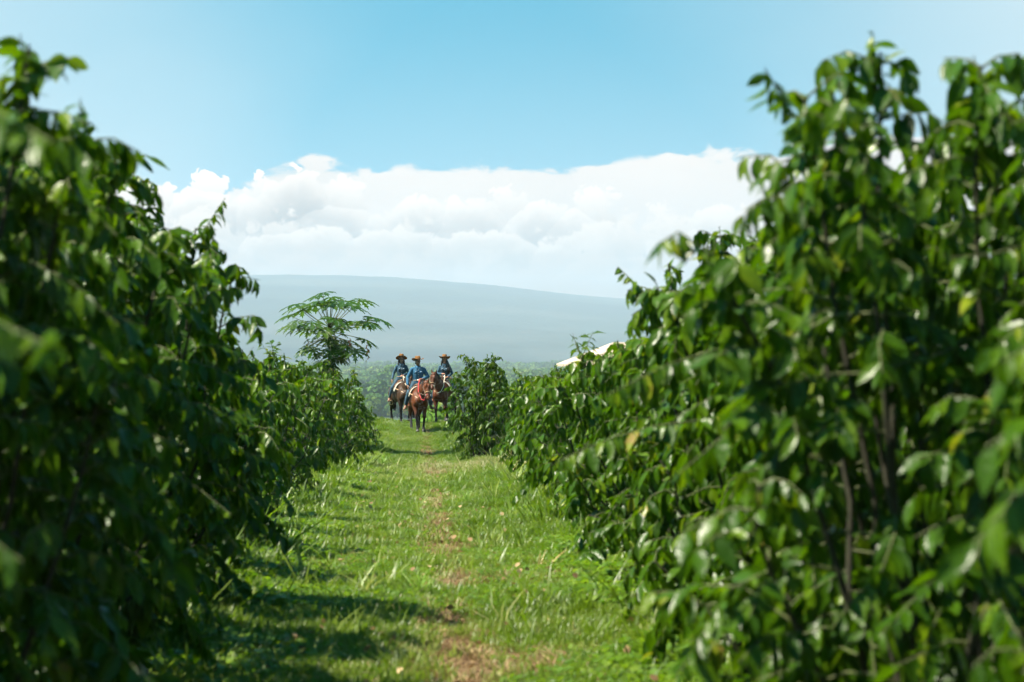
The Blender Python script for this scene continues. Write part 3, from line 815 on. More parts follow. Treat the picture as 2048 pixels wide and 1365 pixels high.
# ------------------------------------------------------------------ the valley: trees, far woods, two houses
def crown_mesh(name, seed, n_clump, leafs, rad, size, tall=0.8):
    g = np.random.default_rng(seed)
    c = g.normal(0, 1, (n_clump, 3)); c /= np.linalg.norm(c, axis=1, keepdims=True)
    c *= g.uniform(0.35, 0.85, (n_clump, 1)) * rad; c[:, 2] *= tall
    c[:, 2] += rad * tall
    cr = rad * g.uniform(0.28, 0.5, n_clump)
    k = g.integers(0, n_clump, leafs)
    d = g.normal(0, 1, (leafs, 3)); d /= np.linalg.norm(d, axis=1, keepdims=True)
    p = c[k] + d * (cr[k] * g.uniform(0.75, 1.05, leafs))[:, None]
    p[:, 2] = np.maximum(p[:, 2], 0.05 * rad)
    nrm = d + g.normal(0, 0.45, (leafs, 3)); nrm /= np.linalg.norm(nrm, axis=1, keepdims=True)
    a = np.cross(nrm, g.normal(0, 1, (leafs, 3))); a /= np.linalg.norm(a, axis=1, keepdims=True); b = np.cross(nrm, a)
    s = (size * g.uniform(0.6, 1.4, leafs))[:, None]
    V = np.stack([p - a * s, p - b * s * 0.6 - nrm * s * 0.15, p + a * s, p + b * s * 0.6 - nrm * s * 0.15], 1).reshape(-1, 3)
    F = np.arange(leafs * 4).reshape(-1, 4)
    me = mesh_arrays(name, V, F, True); me.materials.append(M['forest'])
    return me


def forest_obj_mat():
    """the same leaf, its colour drawn per tree"""
    m, nt, out = new_mat('tree_leaf')
    oi = node(nt, 'ShaderNodeObjectInfo').outputs['Random']
    c = ramp(nt, oi, [(0.0, (0.035, 0.09, 0.018)), (0.5, (0.08, 0.15, 0.025)), (0.8, (0.15, 0.20, 0.035)), (1.0, (0.25, 0.25, 0.06))])
    p = bsdf(nt, c, 0.9, 0.05); t = node(nt, 'ShaderNodeBsdfTranslucent'); put(nt, t.inputs[0], mixc(nt, 1.0, c, (2.2, 2.2, 1.2), 'MULTIPLY'))
    mx = node(nt, 'ShaderNodeMixShader'); mx.inputs[0].default_value = 0.2
    nt.links.new(p.outputs[0], mx.inputs[1]); nt.links.new(t.outputs[0], mx.inputs[2]); nt.links.new(mx.outputs[0], out.inputs[0])
    return m


M['tree_leaf'] = forest_obj_mat()
CROWNS = [crown_mesh('crown', 300 + i, 16, 1500, 4.2, 0.42, t_) for i, t_ in enumerate((0.75, 0.95, 1.25, 0.85))]
for c_ in CROWNS:
    c_.materials.clear(); c_.materials.append(M['tree_leaf'])


def valley_tree(x, y, s, k, label, group='trees in the valley below the riders'):
    root = empty('valley_tree', (x, y, float(gz(x, y)) - 0.3), random.uniform(0, 6.28))
    tag(root, label, 'tree', group)
    g = np.random.default_rng(int(abs(x * 31 + y * 7)))
    st = [np.array([[0, 0, 0], [0.1, 0, 1.6], [0.05, 0.1, 3.2], [0.2, 0.1, 5.0]]) * s]
    for q in range(4):
        a = q * 1.6 + g.uniform(0, 1); st.append(np.array([[0.1, 0.05, 2.0], [math.cos(a) * 1.2, math.sin(a) * 1.2, 3.6], [math.cos(a) * 2.4, math.sin(a) * 2.4, 5.0]]) * s)
    obj('trunk', sticks('trunk', st, 0.26 * s, 0.06 * s, 6), M['bark'], root)
    c = obj('crown', CROWNS[k], M['tree_leaf'], root); c.location = (0, 0, 1.5 * s); c.scale = (s, s, s); tag(c, kind='stuff')
    return root


tr_rng = np.random.default_rng(77)
for i in range(70):
    y = 960 * (1 + 1.1 * tr_rng.random() ** 1.6); px = tr_rng.uniform(745, 920) if i < 58 else tr_rng.uniform(985, 1060)
    x = y * (px - VX) / FPX
    valley_tree(x, y, tr_rng.uniform(0.7, 1.35), int(tr_rng.integers(0, 4)), 'hazy green tree with a rounded crown in the wooded valley behind the riders')
valley_tree(1350 * (772 - VX) / FPX, 1350, 1.9, 2, 'tall yellow green tree in the valley, left of the left rider')
valley_tree(1500 * (790 - VX) / FPX, 1500, 2.1, 2, 'tall dark tree in the valley, directly behind the left rider')
valley_tree(132 * (889 - VX) / FPX, 132, 0.62, 0, 'small bright tree top showing just over the crest by the right horse legs')

far_pts = []
fy = np.sqrt(tr_rng.uniform(1000 ** 2, 4000 ** 2, 14000)); fpx = tr_rng.uniform(380, 1420, 14000)
fx = fy * (fpx - VX) / FPX
wood = vnoise(fx, fy, 420, 31) * 0.6 + vnoise(fx, fy, 130, 32) * 0.4
kp = wood > 0.40
fx, fy = fx[kp], fy[kp]; n = len(fx)
fs = [bpy.data.objects.new('far_tree_source_%d' % i, crown_mesh('far_crown', 340 + i, 14, 420, 4.2, 0.85, t_)) for i, t_ in enumerate((0.9, 1.2, 1.6, 1.0))]
scatter('far_forest', 'hazy woods filling the valley floor up to the foot of the mountain', np.stack([fx, fy, gz(fx, fy) + 0.3], 1),
        np.stack([np.zeros(n), np.zeros(n), tr_rng.uniform(0, 6.28, n)], 1), tr_rng.uniform(0.6, 1.4, n) * (1 + 0.35 * vnoise(fx, fy, 300, 33)),
        np.clip(tr_rng.normal(0.35, 0.2, n) + 0.7 * (vnoise(fx, fy, 200, 34) - 0.45), 0, 1), tr_rng.integers(0, 4, n), fs)

M['roof_tan'] = plain('pale_roof', (0.36, 0.28, 0.22), 0.7, 0.12, 3, 0.3, 0.1)
M['roof_white'] = plain('white_roof', (0.78, 0.76, 0.72), 0.6, 0.06, 2, 0.3, 0.05)
M['wall_blue'] = plain('pale_blue_wall', (0.55, 0.66, 0.68), 0.8, 0.08, 4, 0.3, 0.05)
M['glass_dark'] = plain('window_glass', (0.03, 0.04, 0.05), 0.1, 0.1, 2, 0.6, 0)
M['trim'] = plain('white_trim', (0.75, 0.75, 0.72), 0.6, 0.05, 3, 0.4, 0)


def house(x, y, w, dp, hw, hr, rz, wall, roof, label, ground=None):
    root = empty('house', (x, y, float(gz(x, y)) - 0.2 if ground is None else ground), rz)
    tag(root, label, 'house')
    MB().box((0, 0, hw / 2), (w / 2, dp / 2, hw / 2)).build('wall', wall, root, False)
    b = MB(); o_ = 0.5; t_ = 0.15
    for z0 in (hw + 0.003, hw + t_):
        b.V += [(-w / 2 - o_, -dp / 2 - o_, z0), (w / 2 + o_, -dp / 2 - o_, z0), (w / 2 + o_, dp / 2 + o_, z0), (-w / 2 - o_, dp / 2 + o_, z0)]
    b.V += [(-w / 2 + dp * 0.35, 0, hw + hr), (w / 2 - dp * 0.35, 0, hw + hr)]
    b.F += [(3, 2, 1, 0), (0, 1, 5, 4), (1, 2, 6, 5), (2, 3, 7, 6), (3, 0, 4, 7), (4, 5, 9, 8), (6, 7, 8, 9), (5, 6, 9), (7, 4, 8)]
    b.build('roof', roof, root, False)
    for k in range(4):
        xx = -w / 2 + w * (k + 0.5) / 4
        if k == 1:
            dr_ = MB().box((xx, -dp / 2 - 0.02, 1.05), (0.5, 0.04, 1.05)).build('door', M['trim'], root, False)
            MB().ell((xx + 0.38, -dp / 2 - 0.09, 1.05), (0.05, 0.05, 0.05)).build('handle', M['glass_dark'], dr_)
        else:
            wd = MB().box((xx, -dp / 2 - 0.01, hw * 0.55), (0.6, 0.04, 0.6)).build('window', M['glass_dark'], root, False)
            fr = MB()
            for sx_ in (-1, 1): fr.box((xx + sx_ * 0.64, -dp / 2 - 0.03, hw * 0.55), (0.04, 0.06, 0.68))
            for sz_ in (-1, 1): fr.box((xx, -dp / 2 - 0.03, hw * 0.55 + sz_ * 0.64), (0.60, 0.06, 0.04))
            fr.build('frame', M['trim'], wd, False)
    return root


house(150 * (1262 - VX) / FPX, 150, 6.5, 6, 4.9, 1.5, R(14), M['wall_blue'], M['roof_tan'], 'pale blue house with a beige hipped roof behind the right row',
      EYE + 150 * (HY - 682) / FPX - 6.5)
yh = 2150
house(yh * (757 - VX) / FPX, yh, 13, 8, 3.4, 1.8, R(-8), M['trim'], M['roof_white'], 'far small white house among the valley trees left of the riders')


# ------------------------------------------------------------------ papaya tree
def papaya_blade(seed, size):
    g = np.random.default_rng(seed); V = []; F = []
    lobes = 9
    def put_(x, y, z=0.0):
        r = math.hypot(x, y)
        V.append((x, y, z - 0.28 * r * r / size + g.normal(0, 0.006))); return len(V) - 1
    for k in range(lobes):
        a = R(-148 + 296 * k / (lobes - 1)) + g.normal(0, 0.04)
        L = size * (0.62 + 0.38 * math.cos(a * 0.62)) * g.uniform(0.9, 1.08)
        c, s_ = math.sin(a), math.cos(a); nx_, ny_ = s_, -c
        prof_ = [(0.0, 0.015), (0.30, 0.085), (0.42, 0.07), (0.55, 0.20), (0.60, 0.07), (0.74, 0.16), (0.80, 0.055), (1.0, 0.0)]
        mids = [put_(c * L * t, s_ * L * t, 0.0) for t, _ in prof_]
        for sg in (-1, 1):
            ed = [put_(c * L * (t + (0.06 if w > 0.1 else 0)) + nx_ * sg * L * w * g.uniform(0.85, 1.15), s_ * L * (t + (0.06 if w > 0.1 else 0)) + ny_ * sg * L * w, 0.03 * size * (w > 0.04)) for t, w in prof_]
            for i in range(len(prof_) - 1):
                q = (mids[i], mids[i + 1], ed[i + 1], ed[i])
                F.append(q if sg > 0 else tuple(reversed(q)))
    return V, F


PB = []
for k in range(3):
    for tint in (0.2, 0.5, 0.8):
        V, F = papaya_blade(20 + k, 0.52)
        me = mesh_arrays('leaf', V, F, True, {'tint': np.full(len(V), tint)}); me.materials.append(M['papaya_leaf']); PB.append(me)
PD = 66.0
pxx = PD * (660 - VX) / FPX; pz = float(gz(pxx, PD)); topz = EYE + PD * (HY - 655) / FPX - pz
papaya = tag(empty('papaya_tree', (pxx, PD, pz)), 'papaya tree with a flat umbrella of lobed leaves standing above the left row', 'papaya tree')
obj('trunk', sticks('trunk', [np.array([[0.12, 0, -0.1], [0.10, 0, 0.9], [0.06, 0, 2.0], [0.0, 0, topz - 0.2], [0, 0, topz + 0.15]])], 0.11, 0.05, 10), M['bark'], papaya)
g = np.random.default_rng(5)


def papaya_leaf(az_, el_, ln, z0, sc, dead=False, droop=0.3, k=None):
    d = np.array([math.cos(az_) * math.cos(el_), math.sin(az_) * math.cos(el_), math.sin(el_)])
    t = np.linspace(0, 1, 6)[:, None]
    pl = np.array([0, 0, z0]) + d * ln * t + np.array([0, 0, 1.0]) * (-(0.10 if el_ > 0 else -0.02) * ln * t + 0.16 * ln * t ** 2 * (1 if el_ > -0.1 else -0.6))
    tip = pl[-1]
    out_ = np.array([math.cos(az_), math.sin(az_), -droop]); out_ /= np.linalg.norm(out_)
    up = np.array([0, 0, 1.0]) + 0.12 * g.normal(0, 1, 3)
    if dead:
        out_ = np.array([0.15 * math.cos(az_), 0.15 * math.sin(az_), -1.0]); up = np.array([math.cos(az_), math.sin(az_), 0.1])
    fr = frames(out_[None], up[None])[0]
    me = PB[int(g.integers(0, len(PB))) if k is None else k]
    if dead:
        me = me.copy(); me.materials.clear(); me.materials.append(M['dead_leaf'])
        co = np.empty(len(me.vertices) * 3, np.float32); me.vertices.foreach_get('co', co); co = co.reshape(-1, 3)
        co[:, 0] *= 0.30; co[:, 2] += 0.5 * np.abs(co[:, 0]) + 0.06 * np.sin(co[:, 1] * 25); me.vertices.foreach_set('co', co.ravel()); me.update()
    lf = obj('leaf', me, None, papaya)
    lf.matrix_basis = Matrix([[*(fr[r] * sc), tip[r]] for r in range(3)] + [[0, 0, 0, 1]])
    if dead: tag(lf, 'shrivelled brown leaf hanging down')
    # the stalk hangs on its leaf: expressed in the leaf's own axes
    inv = np.linalg.inv(np.array(lf.matrix_basis)[:3, :3])
    loc = (pl - tip) @ inv.T
    obj('stalk', sticks('stalk', [loc], 0.014 / sc, 0.008 / sc, 5), M['papaya_stalk'], lf)


M['papaya_stalk'] = plain('papaya_stalk', (0.13, 0.15, 0.06), 0.6, 0.2, 12, 0.4, 0.1)
for (n_, el_, ln, z0, sc, dr_) in ((7, 60, 0.74, 0.05, 1.0, 0.1), (8, 40, 0.98, 0.0, 1.1, 0.15), (9, 16, 1.12, -0.06, 1.12, 0.25), (8, -4, 1.08, -0.14, 1.0, 0.4), (7, -22, 0.88, -0.24, 0.8, 0.6)):
    for i in range(n_):
        papaya_leaf(2 * math.pi * (i + 0.35 * (n_ % 3)) / n_ + g.normal(0, 0.12), R(el_ + g.normal(0, 8)), ln * g.uniform(0.75, 1.15), topz + z0, sc * g.uniform(0.75, 1.15), False, dr_)
for i in range(60):
    papaya_leaf(g.uniform(0, 6.28), R(g.uniform(-25, 25)), g.uniform(0.2, 0.65), topz - g.uniform(0.25, 1.5), 0.5 * g.uniform(0.7, 1.2), False, 0.7)
for az_, ln, z0, sc in ((R(5), 1.05, -0.30, 0.75), (R(-40), 0.75, -0.22, 0.55), (R(188), 0.62, -0.28, 0.55), (R(-80), 0.2, -1.05, 0.5)):
    papaya_leaf(az_, R(-12), ln, topz + z0, sc, True)


# ------------------------------------------------------------------ horses and riders
def horse_mat(name, lo, hi, black=(0.008, 0.006, 0.005), legz=0.62):
    """bay coat: black lower legs (by height), brown above"""
    m, nt, out = new_mat(name)
    tc = node(nt, 'ShaderNodeTexCoord').outputs['Object']
    s = node(nt, 'ShaderNodeSeparateXYZ'); nt.links.new(tc, s.inputs[0])
    n = noise(nt, tc, 4, 4, 0.6)
    c = ramp(nt, n, [(0.3, lo), (0.7, hi)])
    leg = sstep(nt, mth(nt, 'ADD', s.outputs[2], mth(nt, 'MULTIPLY', mth(nt, 'SUBTRACT', n, 0.5), 0.25)), legz, legz - 0.2)
    c = mixc(nt, leg, c, black)
    p = bsdf(nt, c, 0.55, 0.22); nt.links.new(p.outputs[0], out.inputs[0])
    return m


M['coat_bay'] = horse_mat('bay_coat', (0.055, 0.015, 0.005), (0.110, 0.031, 0.008))
M['coat_dark'] = horse_mat('dark_brown_coat', (0.022, 0.010, 0.004), (0.052, 0.024, 0.010), legz=0.75)
M['coat_chestnut'] = horse_mat('red_bay_coat', (0.045, 0.012, 0.004), (0.090, 0.024, 0.007), legz=0.6)
M['mane'] = plain('black_mane', (0.010, 0.008, 0.007), 0.6, 0.3, 30, 0.4, 0.3)
M['hoof'] = plain('hoof', (0.035, 0.03, 0.025), 0.6, 0.3, 20)
M['eye'] = plain('dark_eye', (0.006, 0.005, 0.005), 0.1, 0.1, 5, 0.6, 0)
M['white_hair'] = plain('white_hair', (0.7, 0.66, 0.6), 0.7, 0.1, 30)
M['leather'] = plain('brown_leather', (0.11, 0.045, 0.018), 0.5, 0.3, 12)
M['tan_leather'] = plain('tan_leather', (0.42, 0.26, 0.14), 0.55, 0.2, 12)
M['rope'] = plain('pale_rope', (0.55, 0.47, 0.36), 0.8, 0.15, 40)
M['red_cloth'] = plain('red_cord', (0.45, 0.02, 0.03), 0.7, 0.2, 30)
M['blanket'] = plain('saddle_blanket', (0.40, 0.36, 0.30), 0.9, 0.35, 25)
M['skin'] = plain('skin', (0.30, 0.14, 0.085), 0.5, 0.08, 10, 0.4, 0)
M['skin_man'] = plain('tanned_skin', (0.19, 0.078, 0.045), 0.5, 0.08, 10, 0.4, 0)
M['hair'] = plain('dark_hair', (0.012, 0.008, 0.006), 0.45, 0.3, 40, 0.5, 0.4)
M['denim_man'] = plain('blue_denim_shirt', (0.026, 0.092, 0.165), 0.85, 0.22, 14, 0.2, 0.4)
M['denim_w'] = plain('dark_denim_shirt', (0.032, 0.070, 0.105), 0.85, 0.28, 14, 0.2, 0.4)
M['jeans'] = plain('blue_jeans', (0.030, 0.060, 0.085), 0.9, 0.3, 10, 0.2, 0.4)
M['felt'] = plain('tan_felt', (0.16, 0.075, 0.025), 0.9, 0.15, 15, 0.1, 0.2)
M['band'] = plain('hat_band', (0.05, 0.025, 0.012), 0.6, 0.2, 15)
M['boot'] = plain('brown_boot', (0.10, 0.045, 0.025), 0.45, 0.3, 15)
M['button'] = plain('pearl_button', (0.7, 0.68, 0.62), 0.3, 0.05, 10)
M['metal'] = plain('bright_metal', (0.5, 0.48, 0.42), 0.3, 0.1, 10, 0.8)
M['lips'] = plain('lips', (0.30, 0.08, 0.06), 0.5, 0.1, 10)
M['glasses'] = plain('dark_glasses', (0.01, 0.01, 0.012), 0.12, 0.1, 5, 0.6, 0)


def horse(loc, rz, s, coat, label, head, front, hind, blaze=True, head_turn=0.0, neck_x=0.0):
    """faces -y. head = (x, y, z) of the poll, muzzle offset below it; front / hind = list of two legs, each (dy knee, dz knee, dy hoof, dz hoof)"""
    root = empty('horse', loc, rz); root.scale = (s, s, s)
    tag(root, label, 'horse', 'saddled horses walking up the path')
    b = MB()
    b.limb([(0, -0.66, 1.02), (0, -0.52, 1.05), (0, -0.30, 1.08), (0, 0.05, 1.05), (0, 0.35, 1.06), (0, 0.62, 1.12), (0, 0.84, 1.08)],
           [(0.17, 0.23), (0.235, 0.315), (0.265, 0.365), (0.30, 0.36), (0.295, 0.33), (0.27, 0.315), (0.19, 0.25)], 18, (1, 0, 0))
    for sx in (-1, 1):
        b.ell((sx * 0.15, -0.52, 1.02), (0.12, 0.19, 0.27), 12, 8)            # shoulder
        b.ell((sx * 0.11, -0.70, 0.98), (0.11, 0.10, 0.15), 10, 7)            # breast
        b.ell((sx * 0.16, 0.66, 1.02), (0.155, 0.25, 0.30), 12, 8)            # thigh
    b.ell((0, -0.28, 1.36), (0.09, 0.26, 0.12), 10, 7)                        # withers
    hx, hy, hz_ = head; ht = head_turn
    poll = Vector(head)
    b.limb([(0, -0.40, 1.18), (neck_x * 0.2, -0.58, 1.27), (neck_x * 0.5 + hx * 0.35, (hy - 0.6) / 2 - 0.05, (hz_ + 1.27) / 2 + 0.02), (hx, hy + 0.06, hz_ - 0.02)],
           [(0.17, 0.28), (0.145, 0.25), (0.115, 0.185), (0.085, 0.125)], 14, (1, 0, 0))
    fw = Vector((math.sin(ht) * 0.55, -math.cos(ht) * 0.55, -0.835)).normalized()   # along the face, down to the muzzle
    sd_ = Vector((math.cos(ht), math.sin(ht), 0)); up = fw.cross(sd_) * -1
    hp = lambda u, v, w: poll + fw * u + sd_ * v + up * w
    b.limb([hp(0.0, 0, 0), hp(0.14, 0, 0), hp(0.30, 0, 0.0), hp(0.46, 0, 0.005), hp(0.56, 0, 0.0)],
           [(0.085, 0.11), (0.108, 0.135), (0.085, 0.105), (0.062, 0.075), (0.066, 0.068)], 14, sd_)
    for sx in (-1, 1):
        b.ell(hp(0.17, sx * 0.055, -0.07), (0.05, 0.07, 0.10), 10, 7)                     # jowl
        b.ell(hp(0.15, sx * 0.085, 0.045), (0.035, 0.035, 0.04), 8, 6)                    # brow
        e0 = hp(-0.02, sx * 0.055, 0.0); e1 = e0 + Vector((sx * 0.035, -0.03, 0.17)); em = e0 + (e1 - e0) * 0.5
        b.limb([e0, em, e1], [(0.030, 0.026), (0.036, 0.022), (0.010, 0.010)], 8, sd_)
    hooves = []
    for i, sx in enumerate((-1, 1)):
        ky, kz, fy_, fz = front[i][:4]; kx = front[i][4] if len(front[i]) > 4 else 0.0
        kn = Vector((sx * 0.15 + kx * 0.5, -0.53 + ky, 0.50 + kz)); fe = Vector((sx * 0.14 + kx, -0.53 + fy_, 0.15 + fz))
        b.limb([(sx * 0.16, -0.50, 1.0), (sx * 0.165, -0.50, 0.82), (kn.x, kn.y + 0.01, kn.z + 0.10), kn, kn + (fe - kn) * 0.25, fe + (kn - fe) * 0.15, fe, fe + Vector((0, -0.05, -0.085))],
               [(0.12, 0.16), (0.095, 0.115), (0.058, 0.064), (0.060, 0.062), (0.040, 0.046), (0.039, 0.043), (0.047, 0.052), (0.043, 0.048)], 12, (1, 0, 0))
        hooves.append(fe + Vector((0, -0.075, -0.15)))
        hy_, hz2, qy, qz = hind[i]
        hk = Vector((sx * 0.15, 0.86 + hy_, 0.52 + hz2)); fe = Vector((sx * 0.14, 0.80 + qy, 0.17 + qz))
        b.limb([(sx * 0.15, 0.66, 1.0), (sx * 0.17, 0.58 + hy_ * 0.4, 0.80), (sx * 0.16, 0.72 + hy_ * 0.8, 0.64), hk, hk + (fe - hk) * 0.3, fe, fe + Vector((0, -0.06, -0.10))],
               [(0.13, 0.19), (0.105, 0.14), (0.070, 0.085), (0.056, 0.072), (0.041, 0.050), (0.048, 0.053), (0.044, 0.049)], 12, (1, 0, 0))
        hooves.append(fe + Vector((0, -0.085, -0.17)))
    b.skin('body', coat, root, 0.014, 8, 0.4)
    for c in hooves:
        MB().tube([c + Vector((0, 0.015, 0.075)), c + Vector((0, 0, 0.04)), c + Vector((0, -0.012, 0.0))], [0.047, 0.056, 0.064], 12).build('hoof', M['hoof'], root)
    for sx in (-1, 1):
        MB().ell(hp(0.16, sx * 0.103, 0.035), (0.02, 0.024, 0.024), 10, 7).build('eye', M['eye'], root)
        MB().ell(hp(0.55, sx * 0.035, 0.052), (0.014, 0.014, 0.018), 8, 6).build('nostril', M['eye'], root)
    if blaze:
        MB().ell(hp(0.12, 0, 0.132), (0.024, 0.014, 0.040), 10, 7).build('forehead_star', M['white_hair'], root)
    mn = MB(); gg = random.Random(int(abs(loc[0]) * 100))
    for k in range(26):
        t = k / 25; p = Vector((0, -0.34, 1.46)).lerp(poll + Vector((0, 0.04, 0.10)), t)
        sg = gg.choice((-1, -1, 1)); ln = gg.uniform(0.14, 0.24)
        q = p + Vector((sg * gg.uniform(0.10, 0.15), gg.uniform(-0.02, 0.04), -ln))
        mn.tube([p, p + Vector((sg * 0.06, 0, -0.02)), q], [(0.02, 0.025), (0.018, 0.022), 0.004], 5)
    for k in range(5):
        mn.tube([hp(-0.03, (k - 2) * 0.015, 0.06), hp(0.06, (k - 2) * 0.022, 0.14), hp(0.14, (k - 2) * 0.026, 0.135)], [0.015, 0.013, 0.004], 5)
    mn.build('mane', M['mane'], root)
    tl = MB()
    for k in range(12):
        a = k * 0.52; o_ = Vector((math.cos(a) * 0.04, 0.02 + math.sin(a) * 0.03, 0))
        tl.tube([Vector((0, 0.93, 1.22)), Vector((0, 1.06, 1.10)) + o_, Vector((0, 1.06, 0.75)) + o_ * 1.6, Vector((0, 1.02, 0.42)) + o_ * 0.9], [0.03, 0.03, 0.028, 0.006], 6)
    tl.build('tail', M['mane'], root)

    # bridle and reins: a thing of its own
    br = empty('bridle', loc, rz); br.scale = (s, s, s)
    def ring(u, rv, rw, c=0.0):
        return [hp(u, math.cos(2 * math.pi * k / 16) * rv, c + math.sin(2 * math.pi * k / 16) * rw) for k in range(17)]
    MB().tube(ring(0.37, 0.086, 0.10), 0.011, 6, False).build('noseband', M['tan_leather'], br)
    MB().tube(ring(0.045, 0.112, 0.134), 0.010, 6, False).build('browband', M['leather'], br)
    for sx in (-1, 1):
        MB().tube([hp(0.0, sx * 0.095, 0.03), hp(0.18, sx * 0.122, -0.01), hp(0.37, sx * 0.090, 0.0), hp(0.47, sx * 0.074, -0.03)], 0.010, 6).build('cheek_strap', M['leather'], br)
        MB().tube([hp(0.47, sx * 0.078, -0.03) + sd_ * (0.025 * math.cos(2 * math.pi * k / 12)) * 0 + fw * (0.03 * math.cos(2 * math.pi * k / 12)) + up * (0.03 * math.sin(2 * math.pi * k / 12)) for k in range(13)], 0.006, 5, False).build('bit_ring', M['metal'], br)
    return root, br, hp


def saddle(loc, rz, s, label, pad):
    root = empty('saddle', loc, rz); root.scale = (s, s, s)
    tag(root, label, 'saddle', 'saddles under the riders')
    def drape(y0, y1, r, a0, a1, n=18, m_=8, zc=1.06, thick=0.02, rz_=0.37):
        V = []; F = []
        for lay in (0, 1):
            for j in range(m_ + 1):
                y = y0 + (y1 - y0) * j / m_
                for k in range(n + 1):
                    a = a0 + (a1 - a0) * k / n; e = 1 if lay == 0 else 0
                    V.append((math.sin(a) * (r + e * thick), y, zc + math.cos(a) * (rz_ + e * thick)))
        st = (n + 1) * (m_ + 1)
        for j in range(m_):
            for k in range(n):
                a = j * (n + 1) + k; F.append((a, a + 1, a + n + 2, a + n + 1)); F.append((a + st, a + n + 1 + st, a + n + 2 + st, a + 1 + st))
        for k in range(n):
            F.append((k, k + st, k + 1 + st, k + 1)); a = m_ * (n + 1) + k; F.append((a, a + 1, a + 1 + st, a + st))
        for j in range(m_):
            a = j * (n + 1); F.append((a, a + n + 1, a + n + 1 + st, a + st)); a += n; F.append((a, a + st, a + n + 1 + st, a + n + 1))
        return MB().add(V, F)
    drape(-0.34, 0.36, 0.315, R(-82), R(82), thick=0.022, rz_=0.385).build('blanket', pad, root)
    drape(-0.22, 0.30, 0.34, R(-62), R(62), thick=0.022, rz_=0.41).build('skirt', M['leather'], root)
    b = MB(); b.limb([(0, -0.24, 1.50), (0, -0.10, 1.475), (0, 0.10, 1.475), (0, 0.26, 1.52)], [(0.12, 0.05), (0.16, 0.045), (0.19, 0.05), (0.17, 0.05)], 12, (1, 0, 0))
    b.limb([(-0.17, 0.28, 1.50), (-0.10, 0.31, 1.58), (0, 0.32, 1.60), (0.10, 0.31, 1.58), (0.17, 0.28, 1.50)], [0.03] * 5, 8)
    b.skin('seat', M['leather'], root, 0.014, 4, 0.5)
    MB().limb([(0, -0.26, 1.50), (0, -0.28, 1.58), (0, -0.29, 1.60)], [0.022, 0.018, 0.032], 10).build('horn', M['leather'], root)
    for sx in (-1, 1):
        MB().tube([(sx * 0.33, 0.0, 1.22), (sx * 0.375, -0.05, 1.0), (sx * 0.39, -0.08, 0.80)], [(0.012, 0.09), (0.012, 0.08), (0.012, 0.035)], 8, True, (1, 0, 0)).build('fender', M['leather'], root)
        st_ = [(sx * 0.40 + math.cos(2 * math.pi * k / 14) * 0.07, -0.09, 0.72 + max(-0.055, math.sin(2 * math.pi * k / 14) * 0.085)) for k in range(15)]
        MB().tube(st_, 0.014, 6, False).build('stirrup', M['tan_leather'], root)
    bc = [(0.30 * math.sin(a), -0.36 - 0.46 * math.cos(a) ** 2 if abs(a) < 1.57 else -0.34, 1.02 + 0.20 * abs(math.sin(a))) for a in np.linspace(-1.5, 1.5, 17)]
    MB().tube(bc, (0.014), 6).build('breast_strap', M['tan_leather'], root)
    return root


def hand(b, wrist, d, palm, curl, side, s=1.0):
    """five fingers curling from a palm; d along the hand, palm = way the palm faces, side = the thumb's side"""
    d = Vector(d).normalized(); palm = Vector(palm); palm = (palm - d * palm.dot(d)).normalized(); sd_ = d.cross(palm) * side
    w = Vector(wrist)
    b.limb([w, w + d * 0.04 * s, w + d * 0.085 * s], [(0.026 * s, 0.018 * s), (0.040 * s, 0.016 * s), (0.038 * s, 0.014 * s)], 10, sd_)
    for k, ln in enumerate((0.072, 0.080, 0.075, 0.060)):
        p = w + d * 0.085 * s + sd_ * (0.028 - 0.019 * k) * s; v = d.copy(); pts = [p - d * 0.012 * s, p]
        for q, f in enumerate((0.42, 0.32, 0.26)):
            v = (v * math.cos(curl) + palm * math.sin(curl)).normalized(); palm2 = palm
            p = p + v * ln * f * s; pts.append(p)
        b.limb(pts, [0.0095 * s, 0.0095 * s, 0.009 * s, 0.0085 * s, 0.0075 * s], 7)
    p = w + d * 0.025 * s + sd_ * 0.03 * s
    b.limb([p, p + (d * 0.6 + sd_ * 0.8) * 0.035 * s, p + (d * 0.9 + sd_ * 0.55 + palm * 0.4) * 0.062 * s, p + (d + sd_ * 0.4 + palm * 0.7) * 0.078 * s], [0.014 * s, 0.012 * s, 0.010 * s, 0.008 * s], 7)


